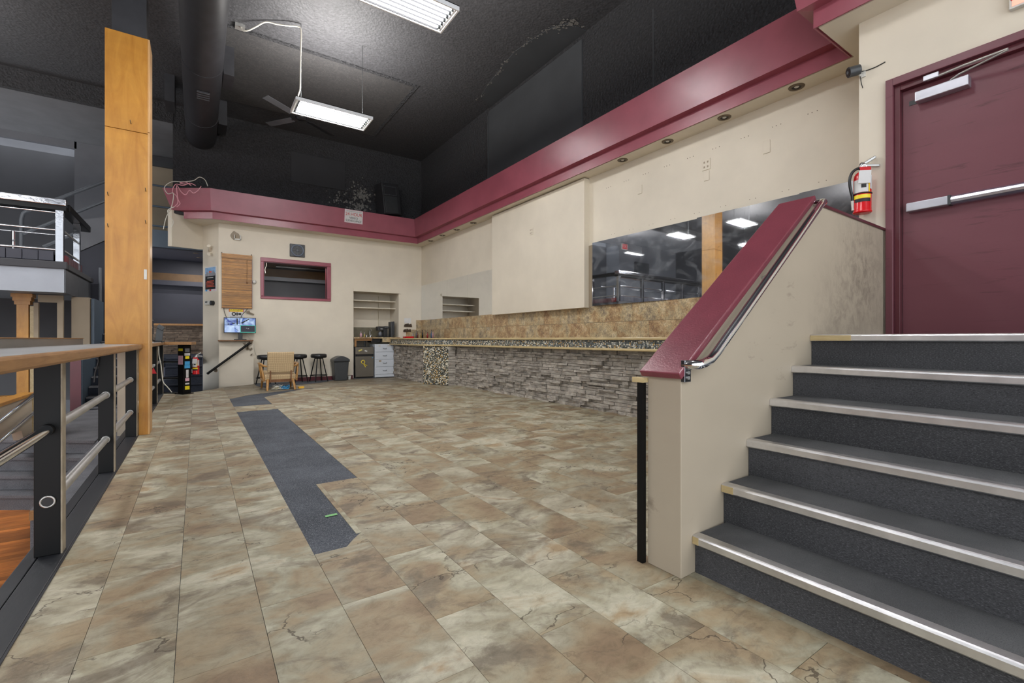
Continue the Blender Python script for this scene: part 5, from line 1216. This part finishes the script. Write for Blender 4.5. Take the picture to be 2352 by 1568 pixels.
def extinguisher(c, s, rz, label, straps=True):
    t = thing('fire_extinguisher', c, label, 'fire extinguisher')
    c = Vector(c); R = Matrix.Rotation(rz, 3, 'Z')
    P = lambda x, y, z: c + R @ Vector((x * s, y * s, z * s))
    def LT(prof, n=28, o=(0, 0, 0)): return MB().lathe(P(*o), [(r * s, z * s) for r, z in prof], n)
    part('cylinder', LT([(0.0, 0.0), (0.060, 0.0), (0.066, 0.006), (0.066, 0.014), (0.062, 0.02), (0.062, 0.29), (0.058, 0.315), (0.045, 0.335), (0.026, 0.345), (0.022, 0.352), (0.022, 0.36)]), REDPAINT, t)
    part('valve', LT([(0.026, 0.355), (0.028, 0.39), (0.022, 0.415), (0.012, 0.425), (0.0, 0.425)], 16), CHROME, t)
    part('lever', MB().obb(P(0.055, 0, 0.392), (0.13 * s, 0.032 * s, 0.020 * s), R @ Matrix.Rotation(0.10, 3, 'Y')), STEEL, t, 0.006)
    part('lever', MB().obb(P(0.04, 0, 0.43), (0.12 * s, 0.032 * s, 0.022 * s), R @ Matrix.Rotation(-0.55, 3, 'Y')), STEEL, t, 0.006)
    part('gauge', MB().cyl(tuple(P(0.0, -0.02, 0.378)), tuple(P(0, -0.038, 0.378)), 0.019 * s, n=18), CHROME, t)
    part('gauge_face', MB().cyl(tuple(P(0.0, -0.038, 0.378)), tuple(P(0, -0.040, 0.378)), 0.014 * s, n=18), PAPER, t)
    part('hose', MB().tube(cr([P(-0.018, 0, 0.378), P(-0.045, -0.005, 0.372), P(-0.075, -0.01, 0.345), P(-0.092, -0.012, 0.30), P(-0.094, -0.012, 0.25), P(-0.085, -0.01, 0.19), P(-0.074, -0.006, 0.15), P(-0.070, 0, 0.11)]), 0.011 * s, 10), BLACKPL, t)
    part('nozzle', MB().tube([P(-0.070, 0, 0.11), P(-0.068, 0, 0.05), P(-0.066, 0, 0.03)], [0.012 * s, 0.009 * s, 0.011 * s], 10), WHITEPL, t)
    # labels wrapped on the front
    def wrap(a0, a1, z0, z1, mat, nm, r=0.0628):
        vs = []; n = 10
        for i in range(n + 1):
            a = a0 + (a1 - a0) * i / n
            for z in (z0, z1): vs.append(P(r * math.sin(a), -r * math.cos(a), z))
        part(nm, MB().add(vs, [(2 * i, 2 * i + 2, 2 * i + 3, 2 * i + 1) for i in range(n)], True), mat, t)
    wrap(-1.5, 0.35, 0.165, 0.27, PAPER, 'label'); wrap(0.40, 0.56, 0.165, 0.30, YELLOW, 'label'); wrap(0.62, 1.3, 0.19, 0.305, PAPER, 'label')
    wrap(-1.5, 0.7, 0.115, 0.145, YELLOW, 'label'); wrap(-1.3, 0.65, 0.085, 0.113, INK, 'label')
    wrap(-0.45, 0.10, 0.20, 0.23, INK, 'pictogram', 0.0634)
    part('strap', MB().tube([P(0.064 * math.sin(a), -0.064 * math.cos(a), 0.158) for a in [2 * PI * i / 24 for i in range(24)]], 0.005 * s, 6, True), BLACKPL, t)
    part('tag', MB().obb(P(-0.008, -0.072, 0.285), (0.085 * s, 0.003, 0.105 * s), R @ Matrix.Rotation(0.06, 3, 'Y')), PAPER, t)
    part('tag_top', MB().obb(P(0.0, -0.062, 0.352), (0.078 * s, 0.003, 0.04 * s), R @ Matrix.Rotation(0.06, 3, 'Y') @ Matrix.Rotation(-0.4, 3, 'X')), REDINK, t)
    part('wall_hook', MB().box(-0.02, 0.02, 0.055, 0.08, 0.30, 0.37), BLACKPL, t) if False else None
    return t
extinguisher((4.592, 1.565, 2.115), 1.0, math.radians(-52), 'red fire extinguisher hung beside the burgundy door')
extinguisher((-0.015, 11.90, 0.32), 0.98, math.radians(-10), 'red fire extinguisher on the dark steps behind the stickered post')
ex = thing('exit_sign', (4.62, 0.5, 3.33), 'white exit sign with red letters above the door, cut by the picture edge', 'sign')
part('housing', MB().box(XD - 0.045, XD, 0.42, 0.725, 3.33, 3.53), WHITEPL, ex, 0.004)
part('face', MB().box(XD - 0.048, XD - 0.045, 0.435, 0.71, 3.345, 3.515), emit('exit_face', (255, 150, 130), 0.25), ex)
text('lettering', 'EXIT', 0.15, REDINK, ex, (XD - 0.0485, 0.572, 3.43), (0, -1, 0), (0, 0, 1))
ex2 = thing('exit_sign', (-7.35, 15.29, 5.65), 'red lettered exit sign on the far gallery wall, seen only in the smudged mirror', 'sign')
# seen through the mirror: over the far gallery
ex2.location = (-7.35, 15.29, 5.65)
part('housing', MB().box(-7.75, -7.30, 15.24, 15.30, 5.52, 5.80), WHITEPL, ex2, 0.004)
part('face', MB().box(-7.73, -7.32, 15.236, 15.24, 5.54, 5.78), REDTAPE, ex2)
text('lettering', 'EXIT', 0.22, PAPER, ex2, (-7.525, 15.235, 5.66), (1, 0, 0), (0, 0, 1))
# cables over the band end
single('tangled_cable', MB().tube(cr([(-0.02, 12.28, 4.42), (-0.12, 12.32, 4.46), (-0.25, 12.35, 4.40), (-0.38, 12.47, 4.43), (-0.44, 12.53, 4.28), (-0.36, 12.42, 4.16), (-0.34, 12.40, 4.02), (-0.40, 12.46, 3.94)]), 0.009, 7).tube(cr([(0.08, 12.2, 4.40), (0.02, 12.22, 4.30), (-0.06, 12.25, 4.24), (-0.13, 12.3, 4.30), (-0.20, 12.33, 4.20), (-0.28, 12.36, 4.26), (-0.36, 12.44, 4.40), (-0.34, 12.42, 4.12), (-0.30, 12.36, 4.0), (-0.36, 12.42, 3.93)]), 0.009, 7).tube(cr([(-0.1, 12.3, 4.41), (-0.2, 12.32, 4.47), (-0.3, 12.38, 4.45), (-0.2, 12.32, 4.43), (-0.12, 12.3, 4.46)]), 0.010, 7), PINKCABLE, 'pink painted cable tangle over the end of the burgundy band', 'cable')
single('hanging_cable', MB().tube(cr([(0.20, 12.18, 4.42), (0.15, 12.2, 4.55), (0.05, 12.22, 4.60), (-0.06, 12.28, 4.52), (-0.25, 12.36, 4.48), (-0.45, 12.50, 4.48), (-0.58, 12.58, 4.36), (-0.52, 12.54, 4.22), (-0.42, 12.46, 4.22), (-0.45, 12.48, 3.95), (-0.55, 12.55, 3.70), (-0.60, 12.58, 3.45)]), 0.008, 7).tube(cr([(-0.40, 12.46, 3.94), (-0.52, 12.5, 3.85), (-0.48, 12.5, 3.72), (-0.42, 12.42, 3.60), (-0.45, 12.44, 3.48)]), 0.008, 7), WHITECABLE, 'cream cable looping down from the end of the burgundy band', 'cable')
# ============================================================ FURNITURE AT THE BACK WALL
def stool(x, y, label):
    t = thing('bar_stool', (x, y, 0), label, 'stool', 'black stools along the back wall')
    part('seat', MB().lathe((x, y, 0.595), [(0.0, 0.0), (0.165, 0.0), (0.185, 0.015), (0.190, 0.05), (0.185, 0.085), (0.15, 0.102), (0.0, 0.108)], 32), BLACKVIN, t)
    part('swivel_plate', MB().lathe((x, y, 0.575), [(0.0, 0), (0.10, 0.0), (0.11, 0.02), (0, 0.02)], 20), BLACKMET, t)
    for i in range(4):
        a = PI / 4 + PI / 2 * i + 0.25
        part('leg', MB().cyl((x + 0.095 * math.cos(a), y + 0.095 * math.sin(a), 0.585), (x + 0.225 * math.cos(a), y + 0.225 * math.sin(a), 0.004), 0.0125, n=10), BLACKMET, t)
    part('foot_ring', MB().tube([(x + 0.200 * math.cos(a), y + 0.200 * math.sin(a), 0.16) for a in [2 * PI * i / 28 for i in range(28)]], 0.0095, 8, True), BLACKMET, t)
    return t
stool(1.34, 12.25, 'round black bar stool partly hidden at the left of the armchair')
stool(2.06, 12.32, 'round black bar stool just right of the armchair back')
stool(2.53, 12.36, 'round black bar stool standing alone beside the trash can')
tc = thing('trash_can', (3.06, 12.42, 0), 'tall black plastic trash can with swing lid by the niche', 'trash can')
b0 = [(2.91, 12.28), (3.21, 12.28), (3.21, 12.58), (2.91, 12.58)]; t0 = [(2.88, 12.25), (3.245, 12.25), (3.245, 12.61), (2.88, 12.61)]
part('body', MB().add([(a, b, 0.003) for a, b in b0] + [(a, b, 0.50) for a, b in t0], [(3, 2, 1, 0), (4, 5, 6, 7), (0, 1, 5, 4), (1, 2, 6, 5), (2, 3, 7, 6), (3, 0, 4, 7)]), DKGREYPL, tc, 0.02)
lid = [(2.865 + 0.395 * i / 12, 0.50 + 0.045 + 0.085 * math.sin(PI * i / 12)) for i in range(13)]
part('lid', MB().extrude([(2.865, 12.235, 0.50)] + [(a, 12.235, b) for a, b in lid] + [(3.26, 12.235, 0.50)], (0, 0.39, 0)), DKGREYPL, tc, 0.006)
part('lid_rim', MB().box(2.862, 3.263, 12.232, 12.628, 0.485, 0.512), BLACKPL, tc, 0.004)
single('small_cup', MB().lathe((3.33, 12.55, 0.0), [(0.035, 0.0), (0.05, 0.10), (0.045, 0.10), (0.032, 0.01), (0, 0.01)], 20), WHITEPL, 'small white cup on the floor right of the trash can', 'cup')
# armchair seen from behind
ac = thing('armchair', (1.45, 10.95, 0), 'cream upholstered armchair with light oak arms seen from behind', 'armchair')
ax, ay = 1.455, 10.75
tb = math.radians(-14)
RB = Matrix.Rotation(tb, 3, 'X')
bk = MB()
nx_, nz_ = 9, 7; vs = []; fs = []
bw, bh, bt = 0.50, 0.40, 0.09
part('backrest', MB().obb((ax, ay + 0.03, 0.565), (bw, bt, bh), Matrix.Rotation(math.radians(8), 3, 'X')), FABRIC, ac, 0.025)
part('headroll', MB().tube([(ax - 0.25, ay - 0.005, 0.765), (ax, ay - 0.005, 0.758), (ax + 0.25, ay - 0.005, 0.765)], 0.035, 12), FABRIC, ac)
part('seat', MB().obb((ax, ay + 0.35, 0.285), (0.60, 0.62, 0.15), Matrix.Rotation(math.radians(5), 3, 'X')), FABRIC, ac, 0.035)
part('seat_rail', MB().box(ax - 0.27, ax + 0.27, ay + 0.04, ay + 0.08, 0.165, 0.225).box(ax - 0.27, ax + 0.27, ay + 0.58, ay + 0.62, 0.17, 0.23), CHAIRDARK, ac)
for s in (-1, 1):
    part('back_post', MB().obb((ax + s * 0.195, ay - 0.005, 0.30), (0.022, 0.03, 0.22)), CHAIRDARK, ac)
    part('rear_leg', MB().tube([(ax + s * 0.235, ay + 0.06, 0.22), (ax + s * 0.25, ay - 0.02, 0.12), (ax + s * 0.262, ay - 0.08, 0.0)], [0.028, 0.026, 0.019], 10), CHAIRWOOD, ac)
    part('front_leg', MB().tube([(ax + s * 0.27, ay + 0.56, 0.24), (ax + s * 0.285, ay + 0.64, 0.12), (ax + s * 0.29, ay + 0.68, 0.0)], [0.026, 0.024, 0.018], 10), CHAIRWOOD, ac)
    part('side_frame', MB().tube([(ax + s * 0.31, ay + 0.05, 0.22), (ax + s * 0.335, ay + 0.10, 0.40), (ax + s * 0.35, ay + 0.16, 0.52)], 0.020, 8).cyl((ax + s * 0.31, ay + 0.05, 0.205), (ax + s * 0.31, ay + 0.6, 0.215), 0.02), CHAIRWOOD, ac)
    part('armrest', MB().tube([(ax + s * 0.25, ay + 0.05, 0.50), (ax + s * 0.30, ay + 0.06, 0.505), (ax + s * 0.345, ay + 0.14, 0.535), (ax + s * 0.355, ay + 0.30, 0.545), (ax + s * 0.355, ay + 0.58, 0.54)], [0.018, 0.02, 0.026, 0.028, 0.022], 10), CHAIRWOOD, ac)
    part('front_support', MB().cyl((ax + s * 0.35, ay + 0.55, 0.54), (ax + s * 0.30, ay + 0.58, 0.22), 0.018), CHAIRWOOD, ac)
# floor mat behind the stools, cables under the chair
single('floor_mat', MB().prism([(1.14, 12.66), (1.12, 11.95), (1.26, 11.38), (1.9, 11.72), (2.5, 12.02), (3.02, 12.62)], 0.0, 0.006), CARPET, 'charcoal mat under the bar stools', 'mat')
for i, (m, lab, sd) in enumerate(((BLUEINK, 'coil of blue cable under the armchair', 1), (WHITECABLE, 'tangle of white cable under the armchair', 2), (YELLOW, 'thin yellow cord under the armchair', 3))):
    qq = random.Random(sd); pts = []
    cx, cy = (1.55, 1.40, 1.38)[i], (10.92, 10.88, 11.0)[i]
    for k in range(34 if i < 2 else 8):
        a = k * 0.9; rr_ = qq.uniform(0.05, 0.13)
        pts.append((cx + rr_ * math.cos(a), cy + rr_ * 0.8 * math.sin(a), 0.012 + (0.09 if i < 2 else 0.05) * abs(math.sin(k * 0.7)) * qq.random()))
    single('cable_coil', MB().tube(cr(pts, 3), 0.006, 6), m, lab, 'cable')
single('yellow_block', MB().obb((1.87, 10.90, 0.02), (0.11, 0.07, 0.04), Matrix.Rotation(0.2, 3, 'Z')), M('yellow_wood', (232, 180, 60), 0.5), 'small yellow block on the floor right of the armchair', 'block', None, 0.003)
single('green_tape', MB().obb((0.675, 2.95, 0.0005), (0.07, 0.028, 0.001), Matrix.Rotation(0.05, 3, 'Z')), GREENTAPE, 'strip of green tape on the bared carpet strip', 'tape')
# fridge
fg = thing('mini_fridge', (3.74, 12.75, 0.02), 'grey mini fridge with yellow ribbon magnet in the niche', 'fridge')
fx0, fx1, fy = 3.50, 3.985, 12.56
part('cabinet', MB().box(fx0, fx1, fy + 0.06, 13.1, 0.02, 0.855), BLACKPL, fg, 0.006)
part('freezer_door', MB().box(fx0 + 0.004, fx1 - 0.004, fy, fy + 0.055, 0.655, 0.85), STAINLESS, fg, 0.008)
part('fridge_door', MB().box(fx0 + 0.004, fx1 - 0.004, fy, fy + 0.055, 0.05, 0.60), STAINLESS, fg, 0.008)
part('handle_recess', MB().box(fx0 + 0.03, fx1 - 0.01, fy + 0.006, fy + 0.056, 0.60, 0.655), BLACKPL, fg)
part('hinge', MB().box(fx1 - 0.10, fx1 - 0.02, fy + 0.01, fy + 0.08, 0.85, 0.865), DKGREYPL, fg)
part('kick', MB().box(fx0 + 0.02, fx1 - 0.02, fy + 0.03, fy + 0.06, 0.02, 0.05), BLACKPL, fg)
rb = []
for i in range(25):
    t_ = -2.2 + 4.4 * i / 24
    a = t_
    rb.append((3.69 + 0.045 * math.sin(a) if abs(a) < 2.0 else 3.69 + 0.045 * math.sin(a), fy - 0.004, 0.45 + 0.045 * math.cos(a)))
part('ribbon_magnet', MB().tube([(3.76, fy - 0.004, 0.31), (3.72, fy - 0.004, 0.37)] + rb[::-1] + [(3.74, fy - 0.005, 0.375), (3.80, fy - 0.005, 0.35)], 0.011, 6), M('ribbon_yellow', (232, 206, 70), 0.5), fg, label='yellow ribbon magnet')
part('sticker', MB().obb((3.62, fy - 0.002, 0.765), (0.10, 0.003, 0.035), Matrix.Rotation(-0.35, 3, 'Y')), M('faded_yellow', (214, 200, 110), 0.5), fg)
part('sticker', MB().obb((3.77, fy - 0.002, 0.745), (0.07, 0.003, 0.03), Matrix.Rotation(0.3, 3, 'Y')), PAPER, fg)
part('energy_badge', MB().cyl((3.945, fy - 0.001, 0.56), (3.945, fy, 0.56), 0.014), BLUEINK, fg)
# drawers
dr = thing('drawer_cabinet', (4.27, 12.75, 0.02), 'white metal cabinet of four drawers in the niche beside the fridge', 'cabinet')
dx0, dx1, dy = 4.015, 4.555, 12.56
part('body', MB().box(dx0, dx1, dy + 0.02, 13.05, 0.02, 0.93), WHITEENAM, dr, 0.004)
for i, (z0, z1) in enumerate(((0.715, 0.895), (0.515, 0.705), (0.31, 0.505), (0.105, 0.30))):
    d = part('drawer', MB().box(dx0 + 0.012, dx1 - 0.018, dy, dy + 0.02, z0, z1), WHITEENAM, dr, 0.004)
    zc_ = (z0 + z1) / 2
    part('handle', MB().tube([(4.235, dy, zc_ + 0.012), (4.238, dy - 0.022, zc_ - 0.005), (4.33, dy - 0.022, zc_ - 0.005), (4.333, dy, zc_ + 0.012)], 0.007, 8), GREYPIPE, d)
    if i == 0: part('tape', MB().box(4.11, 4.17, dy - 0.002, dy, 0.872, 0.885).box(4.36, 4.43, dy - 0.002, dy, 0.872, 0.885), BLOND, d)
    if i == 2: part('label', MB().box(4.12, 4.19, dy - 0.002, dy, 0.44, 0.485), BEIGE, d)
part('plinth', MB().box(dx0, dx1, dy + 0.01, dy + 0.03, 0.025, 0.095), WHITEENAM, dr)
# niche counter, sink and things on it
nc = thing('niche_counter', (4.1, 13, 1.08), 'brown laminate sink counter in the niche above the fridge', 'counter')
part('slab', MB().box(NX0 + 0.005, NX1 - 0.005, 12.55, 13.40, 1.078, 1.115), GRANITE, nc, 0.004)
part('apron', MB().box(4.22, 4.52, 12.55, 12.58, 0.98, 1.078), GRANITE, nc)
part('bracing', MB().box(NX0 + 0.01, NX0 + 0.05, 12.6, 12.65, 0.86, 1.08).box(NX0 + 0.05, 3.95, 12.6, 12.63, 1.02, 1.078), OAK, nc)
part('sink_bowl', MB().box(3.93, 4.20, 12.62, 12.98, 0.97, 1.078), BLACKPL, nc, 0.02)
part('drain_pipe', MB().cyl((3.78, 12.7, 0.86), (3.78, 12.7, 1.08), 0.025), BLACKPL, nc)
fc = thing('faucet', (4.08, 13.2, 1.115), 'chrome swan neck faucet with two taps on the niche counter', 'faucet')
part('spout', MB().tube(cr([(4.08, 13.22, 1.115), (4.08, 13.22, 1.30), (4.08, 13.20, 1.335), (4.08, 13.14, 1.345), (4.08, 13.09, 1.32), (4.08, 13.08, 1.29)]), 0.011, 10), CHROME, fc)
for x in (3.98, 4.09): part('tap', MB().cyl((x - 0.02, 13.12, 1.115), (x - 0.02, 13.12, 1.17), 0.014).cyl((x - 0.05, 13.12, 1.175), (x + 0.01, 13.12, 1.175), 0.008), CHROME, fc)
for x, y, h, r, m, l in ((3.79, 13.1, 0.12, 0.030, PINKINK, 'small pink soap bottle at the left of the sink'), (3.89, 13.1, 0.09, 0.018, M('yellow_soap', (208, 186, 110), 0.3), 'small yellow soap bottle beside the pink one')):
    t = thing('soap_bottle', (x, y, 1.115), l, 'bottle')
    part('body', MB().lathe((x, y, 1.115), [(0, 0), (r, 0.0), (r, h * 0.75), (r * 0.4, h), (r * 0.4, h + 0.01), (0, h + 0.01)], 16), m, t)
    part('pump', MB().cyl((x, y, 1.115 + h + 0.01), (x, y, 1.115 + h + 0.05), 0.006).cyl((x, y, 1.115 + h + 0.05), (x, y - 0.04, 1.115 + h + 0.05), 0.006), CHROME, t)
cm = thing('coffee_maker', (4.34, 12.95, 1.115), 'black two part coffee maker on the niche counter', 'coffee maker')
part('base', MB().box(4.20, 4.47, 12.84, 13.08, 1.115, 1.14), BLACKPL, cm, 0.004)
part('tower', MB().box(4.36, 4.47, 12.86, 13.08, 1.14, 1.42), BLACKPL, cm, 0.008)
part('head', MB().box(4.20, 4.36, 12.84, 13.08, 1.30, 1.42), BLACKPL, cm, 0.012)
part('top_lid', MB().box(4.37, 4.49, 12.83, 13.05, 1.36, 1.425), DKGREYPL, cm, 0.012)
part('carafe', MB().lathe((4.28, 12.92, 1.142), [(0, 0), (0.055, 0), (0.066, 0.03), (0.062, 0.09), (0.045, 0.12), (0.045, 0.13), (0, 0.13)], 20), GREYPANEL, cm)
part('carafe_handle', MB().tube([(4.34, 12.90, 1.25), (4.375, 12.88, 1.24), (4.375, 12.88, 1.18), (4.34, 12.90, 1.17)], 0.008, 8), BLACKPL, cm)
part('name_plate', MB().box(4.26, 4.32, 12.838, 12.84, 1.345, 1.36), PAPER, cm)
kt = thing('appliance', (4.60, 12.9, 1.115), 'tall black and grey appliance standing right of the coffee maker', 'appliance')
part('body', MB().box(4.54, 4.60, 12.78, 13.0, 1.115, 1.55), DKGREYPL, kt, 0.006)
part('front', MB().box(4.60, 4.64, 12.76, 12.98, 1.16, 1.56), BLACKPL, kt, 0.01)
part('foot', MB().box(4.52, 4.66, 12.76, 13.0, 1.115, 1.13), BLACKPL, kt)
# wall items right of niche
single('notice_sheet', MB().box(4.90, 5.10, YB - 0.004, YB, 1.52, 1.665), PAPER, 'blank white notice sheet on the back wall above the hooks', 'paper')
for i, (x0_, z_, l) in enumerate(((4.895, 1.415, 'dark wooden word plaque below the white notice'), (4.87, 1.265, 'lower dark wooden plaque above the red tray'))):
    t = thing('wooden_plaque', (x0_ + 0.11, YB - 0.02, z_), l, 'plaque')
    part('board', MB().box(x0_, x0_ + 0.23, YB - 0.02, YB, z_, z_ + 0.05), DKWOOD, t)
    for k in range(5): part('raised_shape', MB().box(x0_ + 0.012 + 0.043 * k, x0_ + 0.045 + 0.043 * k, YB - 0.024, YB - 0.004, z_ + 0.035, z_ + 0.075 + 0.02 * ((k * 7) % 3) / 2), DKWOOD, t)
single('red_tray', MB().box(4.83, 5.08, 12.42, 12.62, 1.089, 1.095).box(4.83, 4.845, 12.42, 12.62, 1.095, 1.14).box(5.065, 5.08, 12.42, 12.62, 1.095, 1.14).box(4.83, 5.08, 12.605, 12.62, 1.095, 1.14).box(4.83, 5.08, 12.42, 12.435, 1.095, 1.14), REDPAINT, 'red plastic tray on the far end of the bar', 'tray', None, 0.004)
bcol = tuple(M('bottle_' + n_, c_, 0.25) for n_, c_ in (('pale', (150, 148, 144)), ('grey', (98, 98, 102)), ('brown', (96, 52, 40)), ('ochre', (150, 124, 62)), ('black', (30, 30, 32)), ('tan', (140, 118, 86)), ('red', (136, 34, 38)), ('blue', (74, 92, 116)), ('rose', (158, 118, 120))))
bdesc = ('pale', 'grey', 'brown', 'ochre', 'black', 'tan', 'dark red', 'dull blue', 'rose')
for i in range(9):
    x, y = 5.10 + 0.03 * (i % 2), 12.55 - 0.17 * i; h = 0.15 + 0.05 * ((i * 5) % 3) / 2; r = 0.022
    t = thing('bottle', (x, y, 1.089), 'small %s bottle in the row on the far end of the bar' % bdesc[i], 'bottle', 'bottles on the far end of the bar')
    part('body', MB().lathe((x, y, 1.089), [(0, 0), (r, 0), (r, h * 0.6), (r * 0.4, h * 0.8), (r * 0.35, h), (0, h)], 12), bcol[i], t)
    part('cap', MB().cyl((x, y, 1.089 + h), (x, y, 1.089 + h + 0.02), r * 0.45, n=10), BLACKPL, t)
print('objects', len(bpy.data.objects))
